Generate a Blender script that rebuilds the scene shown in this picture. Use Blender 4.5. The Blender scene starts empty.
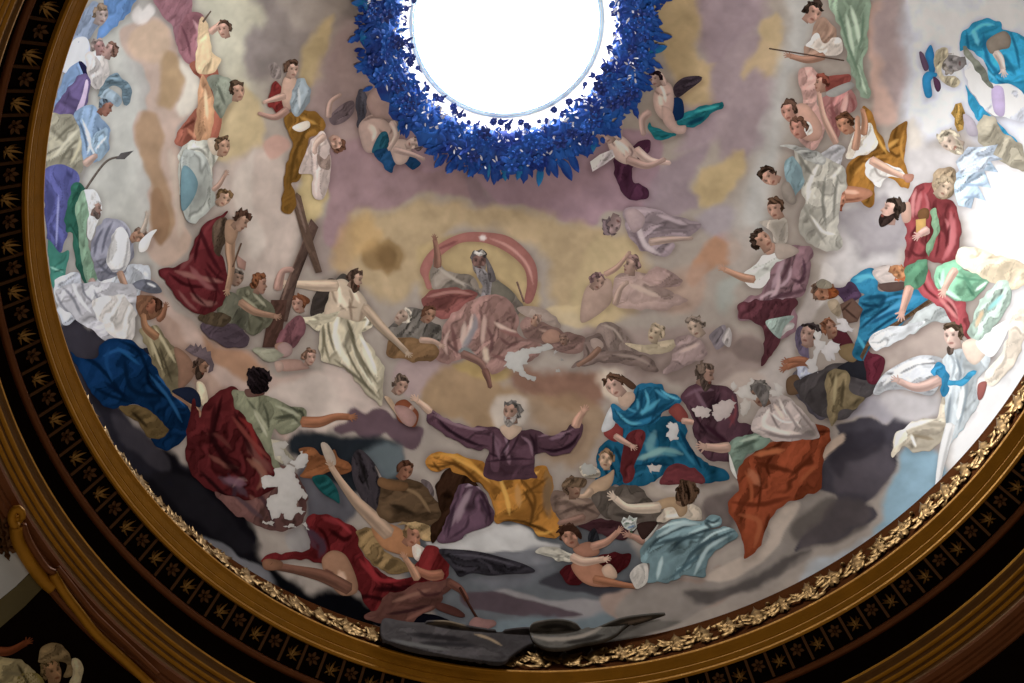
import bpy, bmesh, math, random
import numpy as np
from mathutils import Vector, Matrix
from mathutils.geometry import delaunay_2d_cdt

# ------------------------------------------------------------------ camera, light, exposure
S = 6.0                                   # metres per unit: radius of the gilded ring
W, H, FPX = 1024, 683, 1700.0
CAMX, CAMY, CAMD, PITCH, ROLL = -0.18464648, -1.31529241, 2.92738608, 1.10130486, -0.23480264
scene = bpy.context.scene
cp, sp = math.cos(PITCH), math.sin(PITCH)
cr, sr = math.cos(ROLL), math.sin(ROLL)
FW = np.array([0, cp, sp]); RT = np.array([1.0, 0, 0]); UP = np.cross(RT, FW)
R2 = cr*RT + sr*UP; U2 = -sr*RT + cr*UP
CAM = np.array([CAMX, CAMY, -CAMD])*S
camd = bpy.data.cameras.new('camera'); cam = bpy.data.objects.new('camera', camd)
scene.collection.objects.link(cam)
camd.sensor_width = 36; camd.lens = 36*FPX/W; camd.clip_end = 500
M = Matrix(((R2[0], U2[0], -FW[0], CAM[0]), (R2[1], U2[1], -FW[1], CAM[1]), (R2[2], U2[2], -FW[2], CAM[2]), (0, 0, 0, 1)))
cam.matrix_world = M
scene.camera = cam
vs = scene.view_settings
scene.display_settings.display_device = 'sRGB'
vs.view_transform = 'Standard'; vs.look = 'None'; vs.gamma = 1.0; vs.use_curve_mapping = False
vs.exposure = 0.0
world = bpy.data.worlds.new('church_interior'); scene.world = world
world.use_nodes = True
world.node_tree.nodes['Background'].inputs[0].default_value = (0.84, 0.68, 0.54, 1)
world.node_tree.nodes['Background'].inputs[1].default_value = 0.3

# dome: ellipsoid of revolution, springs at (RD, ZD), opens at the oculus
RD, ZD, RO, ZO = 1.074, 0.186, 0.288, 1.462
HD = (ZO-ZD)/math.sqrt(1-(RO/RD)**2)

def rays(uv):
    uv = np.asarray(uv, float).reshape(-1, 2)
    return FW + np.outer((uv[:, 0]-W/2)/FPX, R2) - np.outer((uv[:, 1]-H/2)/FPX, U2)

def to_dome(uv):
    """Where the sight line through a picture point meets the inner face of the dome (metres)."""
    D = rays(uv); C = CAM/S
    a, h = RD, HD
    o = np.array([C[0]/a, C[1]/a, (C[2]-ZD)/h]); d = D/np.array([a, a, h])
    A = (d*d).sum(1); B = d@o; Cc = o@o-1
    disc = np.maximum(B*B-A*Cc, 0)
    t = (-B+np.sqrt(disc))/A
    return (C+D*t[:, None])*S

def dome_normal(P):
    p = P/S
    n = -np.c_[p[:, 0]/RD**2, p[:, 1]/RD**2, (p[:, 2]-ZD)/HD**2]
    return n/np.linalg.norm(n, axis=1)[:, None]

def to_px(P):
    d = np.asarray(P)-CAM
    z = d@FW
    return np.c_[W/2+FPX*(d@R2)/z, H/2-FPX*(d@U2)/z]

def px_dome(x, y):
    return Vector(to_dome([(x, y)])[0])

def spot(name, loc, target, power, colour, angle, blend, size):
    ld = bpy.data.lights.new(name, 'SPOT'); ld.energy = power; ld.color = colour
    ld.spot_size = angle; ld.spot_blend = blend; ld.shadow_soft_size = size
    lo = bpy.data.objects.new(name, ld); scene.collection.objects.link(lo)
    lo.location = loc
    lo.rotation_euler = (Vector(target)-Vector(loc)).to_track_quat('-Z', 'Y').to_euler()
    return lo
# daylight shafts that fall through the oculus on the two flanks of the dome
SUN_FROM = Vector((0, 0, 1.47*S))
spot('sunlight_shaft', SUN_FROM, px_dome(1050, 320), 4700, (0.97, 0.985, 1.0), math.radians(46), 1.0, 0.25)
spot('skylight_shaft', SUN_FROM, px_dome(50, 110), 1500, (0.66, 0.80, 1.0), math.radians(60), 1.0, 0.4)

# added fill spot from below, narrowed to brighten only the crown
spot('crown_fill', Vector((0, -.2*S, -3.0*S)), Vector((0, 0, 1.4*S)), 9000, (1.0, 0.94, 0.86), math.radians(27), 1.0, 1.5)

# ------------------------------------------------------------------ helpers
def tag(o, label=None, cat=None, group=None, kind=None):
    for k, v in (('label', label), ('category', cat), ('group', group), ('kind', kind)):
        if v: o[k] = v
    return o

def empty(name, loc=(0, 0, 0), parent=None):
    o = bpy.data.objects.new(name, None); scene.collection.objects.link(o)
    o.empty_display_size = .05
    o.location = loc
    if parent: o.parent = parent
    return o

def mesh_obj(name, verts, faces, mat, parent=None, smooth=True, origin=None, cols=None):
    verts = np.asarray(verts, float)
    if origin is None: origin = np.zeros(3)
    me = bpy.data.meshes.new(name)
    me.from_pydata((verts-np.asarray(origin)).tolist(), [], faces)
    if cols is not None:
        ca = me.color_attributes.new('paint', 'FLOAT_COLOR', 'POINT')
        ca.data.foreach_set('color', np.c_[cols, np.ones(len(cols))].astype(np.float32).ravel())
    if smooth: me.polygons.foreach_set('use_smooth', [True]*len(me.polygons))
    me.update()
    o = bpy.data.objects.new(name, me); scene.collection.objects.link(o)
    me.materials.append(mat)
    if parent:
        o.parent = parent
        o.location = Vector(np.asarray(origin)) - (parent.location if parent.parent is None else parent.location+parent.parent.location)
    else:
        o.location = origin
    return o

def lin(hexs):
    c = np.array([int(hexs[i:i+2], 16) for i in (0, 2, 4)])/255.0
    return np.where(c <= .04045, c/12.92, ((c+.055)/1.055)**2.4)

def lattice(seed):
    return np.random.RandomState(seed).rand(64, 64)
_LAT = [lattice(i) for i in range(4)]
def vnoise(p, k=0):
    """smooth value noise on 2-D points, 0..1"""
    L = _LAT[k % 4]; f = np.floor(p).astype(int); t = p-f; t = t*t*(3-2*t)
    x0, y0 = f[:, 0] % 64, f[:, 1] % 64; x1, y1 = (x0+1) % 64, (y0+1) % 64
    a = L[x0, y0]*(1-t[:, 0])+L[x1, y0]*t[:, 0]; b = L[x0, y1]*(1-t[:, 0])+L[x1, y1]*t[:, 0]
    return a*(1-t[:, 1])+b*t[:, 1]
def fbm(p, k=0):
    return (vnoise(p, k)+.5*vnoise(p*2.1+7, k+1)+.25*vnoise(p*4.3+3, k+2))/1.75

def seg_dist(P, pts):
    """distance from each point of P to a polyline"""
    best = np.full(len(P), 1e9)
    for a, b in zip(pts[:-1], pts[1:]):
        ab = b-a; L = max(ab@ab, 1e-9)
        t = np.clip(((P-a)@ab)/L, 0, 1)
        best = np.minimum(best, np.hypot(*(P-a-t[:, None]*ab).T))
    return best

def stroke_field(P, pts):
    """distance to a stroke and the place along it, 0..1"""
    L = np.hypot(*np.diff(pts, axis=0).T); cum = np.r_[0, np.cumsum(L)]; tot = max(cum[-1], 1e-6)
    best = np.full(len(P), 1e9); tt = np.zeros(len(P))
    for i, (a, b) in enumerate(zip(pts[:-1], pts[1:])):
        ab = b-a; t = np.clip(((P-a)@ab)/max(ab@ab, 1e-9), 0, 1)
        d = np.hypot(*(P-a-t[:, None]*ab).T); m = d < best
        best = np.where(m, d, best); tt = np.where(m, (cum[i]+t*L[i])/tot, tt)
    return best, tt

def inside(P, poly):
    r = np.zeros(len(P), bool); x, y = P[:, 0], P[:, 1]
    q = np.roll(poly, -1, 0)
    for (x0, y0), (x1, y1) in zip(poly, q):
        if y0 == y1: continue
        c = ((y0 > y) != (y1 > y)) & (x < (x1-x0)*(y-y0)/(y1-y0)+x0)
        r ^= c
    return r

def spline(pts, closed=True, step=1.6):
    pts = np.asarray(pts, float); n = len(pts); out = []
    for i in range(n if closed else n-1):
        if closed: p0, p1, p2, p3 = pts[i-1], pts[i], pts[(i+1) % n], pts[(i+2) % n]
        else: p0, p1, p2, p3 = pts[max(i-1, 0)], pts[i], pts[i+1], pts[min(i+2, n-1)]
        k = max(1, int(math.hypot(*(p2-p1))/step))
        for j in range(k):
            t = j/k
            out.append(.5*((2*p1)+(-p0+p2)*t+(2*p0-5*p1+4*p2-p3)*t*t+(-p0+3*p1-3*p2+p3)*t**3))
    if not closed: out.append(pts[-1])
    return np.array(out)

def straight(pts, step=1.6):
    pts = np.asarray(pts, float); out = []
    for i in range(len(pts)):
        a, b = pts[i], pts[(i+1) % len(pts)]; k = max(1, int(math.hypot(*(b-a))/step))
        out += [a+(b-a)*j/k for j in range(k)]
    return np.array(out)

# ------------------------------------------------------------------ materials
def node_mat(name, base, rough=.6, metal=0.0, attr=False, noise=0.0, nscale=6.0, bump=0.0, bscale=40.0, base2=None, spec=.25):
    m = bpy.data.materials.new(name); m.use_nodes = True
    nt = m.node_tree; b = nt.nodes['Principled BSDF']
    b.inputs['Roughness'].default_value = rough; b.inputs['Metallic'].default_value = metal
    b.inputs['Specular IOR Level'].default_value = spec
    tc = nt.nodes.new('ShaderNodeTexCoord')
    n = nt.nodes.new('ShaderNodeTexNoise'); n.inputs['Scale'].default_value = nscale; n.inputs['Detail'].default_value = 6
    nt.links.new(tc.outputs['Object'], n.inputs['Vector'])
    mix = nt.nodes.new('ShaderNodeMix'); mix.data_type = 'RGBA'; mix.blend_type = 'MULTIPLY' if base2 is None else 'MIX'
    if base2 is None:
        mix.inputs['Factor'].default_value = noise
        r = nt.nodes.new('ShaderNodeValToRGB'); r.color_ramp.elements[0].color = (.45, .45, .45, 1); r.color_ramp.elements[1].color = (1.3, 1.3, 1.3, 1)
        nt.links.new(n.outputs['Fac'], r.inputs['Fac']); nt.links.new(r.outputs['Color'], mix.inputs['B'])
    else:
        mr = nt.nodes.new('ShaderNodeMapRange'); mr.inputs['From Min'].default_value = .35; mr.inputs['From Max'].default_value = .65
        nt.links.new(n.outputs['Fac'], mr.inputs['Value']); nt.links.new(mr.outputs['Result'], mix.inputs['Factor'])
        mix.inputs['B'].default_value = (*base2, 1)
    if attr:
        a = nt.nodes.new('ShaderNodeAttribute'); a.attribute_name = 'paint'
        nt.links.new(a.outputs['Color'], mix.inputs['A'])
    else:
        mix.inputs['A'].default_value = (*base, 1)
    nt.links.new(mix.outputs['Result'], b.inputs['Base Color'])
    if bump:
        n2 = nt.nodes.new('ShaderNodeTexNoise'); n2.inputs['Scale'].default_value = bscale; n2.inputs['Detail'].default_value = 4
        nt.links.new(tc.outputs['Object'], n2.inputs['Vector'])
        bp = nt.nodes.new('ShaderNodeBump'); bp.inputs['Strength'].default_value = bump; bp.inputs['Distance'].default_value = .02
        nt.links.new(n2.outputs['Fac'], bp.inputs['Height']); nt.links.new(bp.outputs['Normal'], b.inputs['Normal'])
    return m

FRESCO = node_mat('fresco_paint', (1, 1, 1), rough=.9, spec=0.0, attr=True, noise=.25, nscale=3.0)
PLASTER = node_mat('plaster', (.5, .48, .45), rough=.9, noise=.3)
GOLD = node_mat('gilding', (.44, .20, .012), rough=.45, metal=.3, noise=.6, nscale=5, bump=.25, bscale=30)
GOLD_DEEP = node_mat('deep_gilding', (.15, .068, .012), rough=.5, metal=.3, noise=.6, nscale=5, bump=.25, bscale=30)
GOLD_BRIGHT = node_mat('bright_gilding', (.30, .17, .05), rough=.36, metal=.8, noise=.4, nscale=8)
GOLD_RED = node_mat('worn_gilding', (.17, .055, .014), rough=.45, metal=.3, noise=.6, nscale=5, bump=.2)
DARKGOLD = node_mat('tarnished_gilding', (.10, .045, .016), rough=.35, metal=.6, noise=.6, nscale=7)
SHADOW = node_mat('shadow_brown_plaster', (.007, .004, .003), rough=.9, spec=0.0, noise=.5)  # shade of the soffit, frieze and vault put into a near-black base
CARVED = node_mat('carved_gilding', (.20, .115, .035), rough=.42, metal=.7, noise=.6, nscale=9)
BANDRED = node_mat('red_bole_ground', (.075, .026, .009), rough=.8, metal=0.0, spec=0.0, noise=.6, nscale=5, bump=.2)
BLOOM_WHITE = node_mat('bloom_white', (.82, .82, .8), rough=.7, noise=.15)
BLUE = node_mat('deep_blue_leaf', (.006, .028, .22), rough=.6, base2=(.016, .11, .46), nscale=2.5)  # leaf blues carry the blue light and bloom around the oculus
TEAL = node_mat('teal_leaf', (.012, .22, .42), rough=.5, base2=(.015, .11, .42), nscale=2.5)
NAVY = node_mat('navy_petal', (.006, .014, .10), rough=.55, base2=(.012, .04, .24), nscale=3)
PALE = node_mat('pale_glint', (.6, .62, .72), rough=.35, noise=.2)
GREYWALL = node_mat('grey_painted_wall', (.62, .66, .68), rough=.8, noise=.5, nscale=1.5)
OLIVE = node_mat('olive_brown_band', (.13, .11, .05), rough=.8, noise=.5, nscale=2)

# ------------------------------------------------------------------ painting engine
K = 1.38
def pigment(c):
    c = np.maximum(c, 1e-4); L = c@np.array([.3, .55, .15])
    c = L[:, None]+(c-L[:, None])*.88
    return np.clip(c*((L/.30)**(1.25-1)*K)[:, None], .002, .88)
def shade(P, base, opts, outline, strokes):
    n = len(P); c = np.tile(base, (n, 1))
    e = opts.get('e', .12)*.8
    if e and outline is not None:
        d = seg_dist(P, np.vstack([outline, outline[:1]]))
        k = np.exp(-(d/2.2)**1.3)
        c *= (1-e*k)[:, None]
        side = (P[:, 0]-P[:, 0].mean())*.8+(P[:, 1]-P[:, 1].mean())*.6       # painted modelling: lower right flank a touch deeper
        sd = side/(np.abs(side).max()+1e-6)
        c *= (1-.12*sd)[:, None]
    if 'f' in opts:
        ang, st, wl = opts['f']; a = math.radians(ang)
        u = np.array([math.cos(a), -math.sin(a)]); v = np.array([math.sin(a), math.cos(a)])
        q = np.c_[(P@v)/wl+(fbm(P/28.0, 1)-.5)*5, (P@u)/(wl*6.5)]
        nn = vnoise(q, 2)
        q2 = np.c_[(P@v)/(wl*.5)+(fbm(P/16.0, 2)-.5)*4, (P@u)/(wl*4.5)]
        n2 = vnoise(q2, 1)
        f = (nn-.5)*1.8+.35*(n2-.5)
        f = f-.85*np.exp(-((nn-.47)/.05)**2)+.45*np.exp(-((nn-.58)/.06)**2)-.40*np.exp(-((n2-.45)/.07)**2)+.22*np.exp(-((n2-.6)/.08)**2)
        ed = np.clip(seg_dist(P, np.vstack([outline, outline[:1]]))/(wl*.4+1), .5, 1) if outline is not None else 1.0
        m_ = np.clip(1+st*f*1.25*ed, .2, 2.4)
        warm = np.array([1.0, .98, .95])
        c *= np.where(m_[:, None] < 1, m_[:, None]**(2-warm), m_[:, None])
    if not opts.get('n'):
        c *= (1+.22*(fbm(P/7.0, 3)-.5)+.10*(fbm(P/2.2, 0)-.5))[:, None]
    else:
        c *= (1+.12*(fbm(P/4.0, 3)-.5))[:, None]
    for col, w, pts in strokes:
        d, t = stroke_field(P, pts)
        env = np.clip(np.sin(np.pi*np.clip(t, .02, .98))*1.6, 0, 1)**.6        # a brush stroke: thin at both ends
        wl = np.maximum(w*(.25+.75*env)*(.8+.4*vnoise(P/4.0, 1)), .55)
        al = np.clip(1.35-d/wl, 0, 1); al = al*al*(3-2*al)*(.35+.5*env)
        c = c*(1-al[:, None])+col*al[:, None]
    return pigment(c)

_boxes = []
LIFT = 0.0008
def layer_of(poly):
    x0, y0 = poly.min(0)-1; x1, y1 = poly.max(0)+1
    l = 0
    for (a, b, c, d, k) in _boxes:
        if k >= l and a < x1 and c > x0 and b < y1 and d > y0: l = k+1
    _boxes.append((x0, y0, x1, y1, l))
    return l

def patch(name, parent, outlines, col, opts, strokes, sp=1.2, label=None):
    """one painted piece: flat outlines in picture space laid on the dome, coloured per vertex"""
    allv, allf, allc = [], [], []
    lay = layer_of(np.vstack(outlines))
    for ol in outlines:
        lo, hi = ol.min(0), ol.max(0)
        gx, gy = np.meshgrid(np.arange(lo[0], hi[0], sp), np.arange(lo[1], hi[1], sp))
        gx = gx+(np.arange(gx.shape[0]) % 2)[:, None]*sp*.5
        g = np.c_[gx.ravel(), gy.ravel()]
        if len(g):
            g = g[inside(g, ol)]
        if len(g):
            g = g[seg_dist(g, np.vstack([ol, ol[:1]])) > sp*.55]
        pts = np.vstack([ol, g]) if len(g) else ol
        n = len(ol)
        r = delaunay_2d_cdt([Vector(p) for p in pts], [], [list(range(n))], 1, 1e-4)
        v = np.array([tuple(p) for p in r[0]]); f = r[2]
        if len(v) == 0 or not f: continue
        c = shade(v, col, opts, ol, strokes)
        allf += [[i+sum(len(a) for a in allv) for i in t] for t in f]
        allv.append(v); allc.append(c)
    if not allf: return None
    uv = np.vstack(allv)
    P = to_dome(uv)
    P = P+dome_normal(P)*(LIFT+0.00007*lay)
    # keep the faces turned into the room
    a, b, c = P[allf[0][0]], P[allf[0][1]], P[allf[0][2]]
    if np.cross(b-a, c-a)@dome_normal(a[None])[0] < 0: allf = [t[::-1] for t in allf]
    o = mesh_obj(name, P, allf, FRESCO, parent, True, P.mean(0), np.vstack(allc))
    if label: o['label'] = label
    return o

HAND = np.array([(0, -.2), (.3, -.28), (.45, -.3), (.72, -.46), (.79, -.38), (.55, -.17), (.95, -.24), (.97, -.12), (.58, -.03), (1.02, .04), (1.0, .14), (.57, .1), (.86, .28), (.82, .36), (.46, .22), (.38, .24), (.5, .52), (.42, .58), (.2, .3), (0, .2)])

def limb_outline(pts, w0, w1, capped=True):
    c = spline(pts, False, 2.0) if len(pts) > 2 else np.array([pts[0]+(pts[1]-pts[0])*t for t in np.linspace(0, 1, max(3, int(math.hypot(*(pts[1]-pts[0]))/2)))])
    t = np.gradient(c, axis=0); t /= np.maximum(np.hypot(*t.T), 1e-6)[:, None]
    nrm = np.c_[-t[:, 1], t[:, 0]]; s = np.linspace(0, 1, len(c))
    bulge = 1+.12*np.sin(s*math.pi*2-.4) if w0 > 4 else 1.0
    hw = (w0+(w1-w0)*s)*bulge/2
    A, B = c+nrm*hw[:, None], c-nrm*hw[:, None]
    return np.vstack([A, [c[-1]+t[-1]*w1*.35], B[::-1], [c[0]-t[0]*w0*.2]]), c, t

FACE = {
 'F': dict(skin=[(0, .95), (.5, .84), (.70, .35), (.64, -.3), (.38, -.8), (0, -1.0), (-.38, -.8), (-.64, -.3), (-.70, .35), (-.5, .84)],
           hair=[(-.66, -.15), (-.86, .1), (-.84, .6), (-.5, 1.05), (0, 1.16), (.52, 1.03), (.85, .58), (.86, .1), (.66, -.15), (.60, .25), (.42, .55), (.12, .66), (-.2, .62), (-.48, .5), (-.6, .2)],
           beard=[(-.66, -.1), (-.5, -.4), (-.25, -.36), (0, -.42), (.25, -.36), (.5, -.4), (.66, -.1), (.58, -.8), (.2, -1.28), (-.15, -1.28), (-.56, -.8)],
           f=[[(-.42, .12), (-.2, .1)], [(.2, .1), (.42, .12)], [(-.2, -.56), (0, -.54), (.2, -.56)]], b=[[(-.5, .3), (-.15, .27)], [(.15, .27), (.5, .3)], [(.07, .1), (.12, -.22), (-.06, -.25)]]),
 'l': dict(skin=[(-.1, .98), (.38, .88), (.68, .4), (.6, -.2), (.3, -.66), (-.15, -.98), (-.45, -.86), (-.68, -.35), (-.76, .05), (-.68, .45), (-.48, .85)],
           hair=[(-.66, .55), (-.5, 1.0), (.0, 1.18), (.6, 1.02), (.96, .5), (.95, -.1), (.7, -.5), (.5, -.42), (.46, .0), (.52, .3), (.25, .5), (.0, .66), (-.35, .68)],
           beard=[(-.72, -.28), (-.5, -.44), (-.2, -.4), (.1, -.45), (.36, -.2), (.55, 0), (.45, -.6), (.05, -1.2), (-.35, -1.38), (-.68, -.95)],
           f=[[(-.6, .12), (-.42, .1)], [(-.1, .09), (.15, .12)], [(-.46, -.56), (-.26, -.54), (-.06, -.58)]], b=[[(-.66, .28), (-.42, .28)], [(-.15, .27), (.22, .31)], [(-.36, .12), (-.5, -.22), (-.3, -.26)]]),
 'L': dict(skin=[(.1, .98), (-.36, .88), (-.6, .5), (-.58, .18), (-.84, -.16), (-.64, -.26), (-.7, -.46), (-.62, -.58), (-.6, -.86), (-.28, -.98), (.1, -.7), (.42, -.48), (.68, .05), (.56, .65)],
           hair=[(-.56, .6), (-.42, 1.0), (.15, 1.16), (.75, .9), (.98, .3), (.88, -.3), (.56, -.55), (.4, -.3), (.22, .0), (.14, .4), (-.15, .64)],
           beard=[(-.68, -.42), (-.4, -.48), (-.1, -.42), (.16, -.18), (.4, -.1), (.36, -.55), (.0, -1.1), (-.45, -1.4), (-.74, -.95)],
           f=[[(-.52, .12), (-.32, .12)], [(-.66, -.52), (-.44, -.52)]], b=[[(-.58, .32), (-.24, .32)], [(-.76, -.2), (-.62, -.22)], [(.25, .1), (.32, -.18)]]),
 'B': dict(skin=[(-.3, -.5), (.3, -.5), (.34, -1.1), (-.34, -1.1)],
           hair=[(0, 1.12), (.6, .92), (.92, .35), (.82, -.35), (.5, -.85), (0, -.92), (-.5, -.85), (-.82, -.35), (-.92, .35), (-.6, .92)], beard=None, f=[], b=[]),
}
for a, b in (('r', 'l'), ('R', 'L')):
    FACE[a] = {k: (None if v is None else [(-x, y) for x, y in v] if k in ('skin', 'hair', 'beard') else [[(-x, y) for x, y in s] for s in v]) for k, v in FACE[b].items()}

def head(parent, x, y, r, ang, face, hair, skin, beard=None):
    a = math.radians(ang-90); r = r*.86
    def T(pts):
        p = np.asarray(pts, float)*r
        return np.c_[x+p[:, 0]*math.cos(a)-p[:, 1]*math.sin(a), y-(p[:, 0]*math.sin(a)+p[:, 1]*math.cos(a))]
    F = FACE[face]; sk = lin(skin)
    st = [(sk*.5, max(.8, r*.12), T(s)) for s in F['b']]+[(sk*.2, max(.8, r*.12), T(s)) for s in F['f'][:-1]]
    if F['f']: st.append((sk*np.array([.5, .26, .24]), max(.8, r*.11), T(F['f'][-1])))
    if face in 'Fl': st.append((np.minimum(sk*1.35, .9), r*.3, T([(-.5, -.12), (-.35, -.2)])))
    if face in 'Fr': st.append((np.minimum(sk*1.35, .9), r*.3, T([(.5, -.12), (.35, -.2)])))
    if face != 'B': st.append((np.minimum(sk*1.3, .9), r*.3, T([(-.2, .55), (.2, .55)])))
    if face != 'B':
        s_ = -1 if face in 'rR' else 1
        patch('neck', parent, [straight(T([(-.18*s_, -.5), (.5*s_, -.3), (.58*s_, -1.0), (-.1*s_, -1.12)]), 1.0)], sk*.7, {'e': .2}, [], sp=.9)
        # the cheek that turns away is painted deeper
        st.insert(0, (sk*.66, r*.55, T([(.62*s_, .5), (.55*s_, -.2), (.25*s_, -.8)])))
    patch('head', parent, [spline(T(F['skin']), step=1.0)], sk, {'e': .25}, st, sp=.8)
    hc = lin(hair)
    hl = [(np.minimum(hc*1.4, .6), max(.9, r*.12), T(s)) for s in ([(-.5, .95), (.1, 1.12), (.6, .9)], [(-.75, .5), (-.8, .1)], [(.75, .6), (.85, .0)])]
    ho = spline(T(F['hair']), step=1.0)
    ho = ho+np.c_[vnoise(ho/2.2+x, 1)-.5, vnoise(ho/2.2+y, 2)-.5]*r*.42      # wavy locks
    patch('hair', parent, [ho], hc, {'e': .3, 'f': (ang+40, .7, 1.8)}, hl, sp=.8)
    if beard and F['beard']:
        bc = lin(beard)
        patch('beard', parent, [spline(T(F['beard']), step=1.0)], bc, {'e': .25, 'f': (ang, .5, 2.0)}, [(sk*np.array([.6, .25, .22]), max(.9, r*.12), T(F['f'][-1]))] if F['f'] else [], sp=.9)

TILES = {'A': (0, 0), 'B': (200, 0), 'C': (400, 0), 'D': (600, 0), 'E': (804, 0), 'F': (0, 150), 'G': (200, 150), 'H': (400, 150), 'I': (600, 150), 'J': (804, 150),
         'K': (0, 300), 'L': (200, 300), 'M': (400, 300), 'N': (600, 300), 'O': (804, 300), 'Q': (200, 440), 'R': (400, 440), 'S': (600, 440), 'T': (804, 440)}

def paint_figures(text, fresco, scale=4.018):
    tile = np.zeros(2); fig = None; figs = []; scale0 = scale
    def pp(s):
        return np.array([[float(v) for v in q.split(',')] for q in s.split()])/scale+tile
    for ln in text.strip().split('\n'):
        ln = ln.strip()
        if not ln: continue
        k = ln[0]
        if ln[:2] == '@=':
            w = [float(v) for v in ln[2:].split()]; tile = np.array(w[:2]); scale = w[2]; continue
        if k == '@': tile = np.array(TILES[ln[1]], float); scale = scale0; continue
        if k == 'P':
            kind, lab = ln[2:].split('|'); fig = (kind, lab, []); figs.append(fig); continue
        if k == 'h':
            w = ln.split(); c = pp(w[1])[0]
            fig[2].append(('h', c, float(w[2]), float(w[3]), w[4], w[5], w[6], w[7] if len(w) > 7 else None)); continue
        a, b = ln.split(' : '); w = a.split()
        if k == '-':
            fig[2][-1][-1].append((lin(w[1]), float(w[2])/2+.35, spline(pp(b), False, 2.0) if len(b.split()) > 2 else pp(b))); continue
        opts = {}
        for o in w[3:]:
            if o[0] == 'f': opts['f'] = tuple(float(v) for v in o[1:].split(','))
            elif o[0] == 'e': opts['e'] = float(o[1:])
            elif o == '!': opts['!'] = 1
            elif o == 'n': opts['n'] = 1
            elif o == 'k': opts['k'] = 1
        if k == 's':
            fig[2].append(['s', w[1], lin(w[2]), opts, pp(b), []])
        else:
            w0, w1 = (float(v) for v in w[3].split(','))
            hand = [o for o in w[4:] if o[0] in 'hH']
            fig[2].append(['l', w[1], lin(w[2]), pp(b), w0, w1, hand[0] if hand else None, []])
    for kind, lab, items in figs:
        cs = []
        for it in items:
            if it[0] == 'h': cs.append(it[1])
            else: cs.append((it[4] if it[0] == 's' else it[3]).mean(0))
        loc = Vector(to_dome([np.mean(cs, 0)])[0])
        e = empty(kind, loc, fresco); e['label'] = lab
        for it in items:
            if it[0] == 'h': head(e, it[1][0], it[1][1], *it[2:])
            elif it[0] == 's':
                ol = straight(it[4]) if '!' in it[3] else spline(it[4])
                if it[3].get('n'):
                    ol = ol+np.c_[fbm(ol/3.2, 1)-.5, fbm(ol/3.2+9, 2)-.5]*8
                small = np.ptp(ol, axis=0).max() < 30
                if not small and '!' not in it[3] and 'f' in it[3] and 'k' not in it[3]:      # restless drapery contour
                    ol = ol+np.c_[vnoise(ol/6.5+cs[0][0], 1)-.5, vnoise(ol/6.5+cs[0][1]+9, 2)-.5]*3.4
                patch(it[1], e, [ol], it[2], it[3], it[5], sp=.95 if small else 1.2)
            else:
                _, nm, col, pts, w0, w1, hand, st = it
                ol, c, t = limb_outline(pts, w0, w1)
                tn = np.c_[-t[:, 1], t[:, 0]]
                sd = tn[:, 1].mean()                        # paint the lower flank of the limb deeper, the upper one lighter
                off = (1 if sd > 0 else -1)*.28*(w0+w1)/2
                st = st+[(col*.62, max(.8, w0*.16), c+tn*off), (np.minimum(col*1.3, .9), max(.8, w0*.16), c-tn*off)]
                outs = [ol]
                if hand:
                    L = float(hand[1:] or 0) or max(5.5, w1*1.15)
                    L *= 1.15
                    d = t[-1]; nn = np.array([-d[1], d[0]])*(1 if hand[0] == 'h' else -1)
                    hp = HAND*L
                    hand_ol = c[-1]+np.outer(hp[:, 0]-.1*L, d)+np.outer(hp[:, 1], nn)
                    patch(nm, e, [ol], col, {'e': .3}, st, sp=1.0)
                    patch('hand', e, [straight(hand_ol, .8)], col*1.05, {'e': .2}, [], sp=.8)
                else:
                    patch(nm, e, outs, col, {'e': .3}, st, sp=1.0)
    return figs

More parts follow.
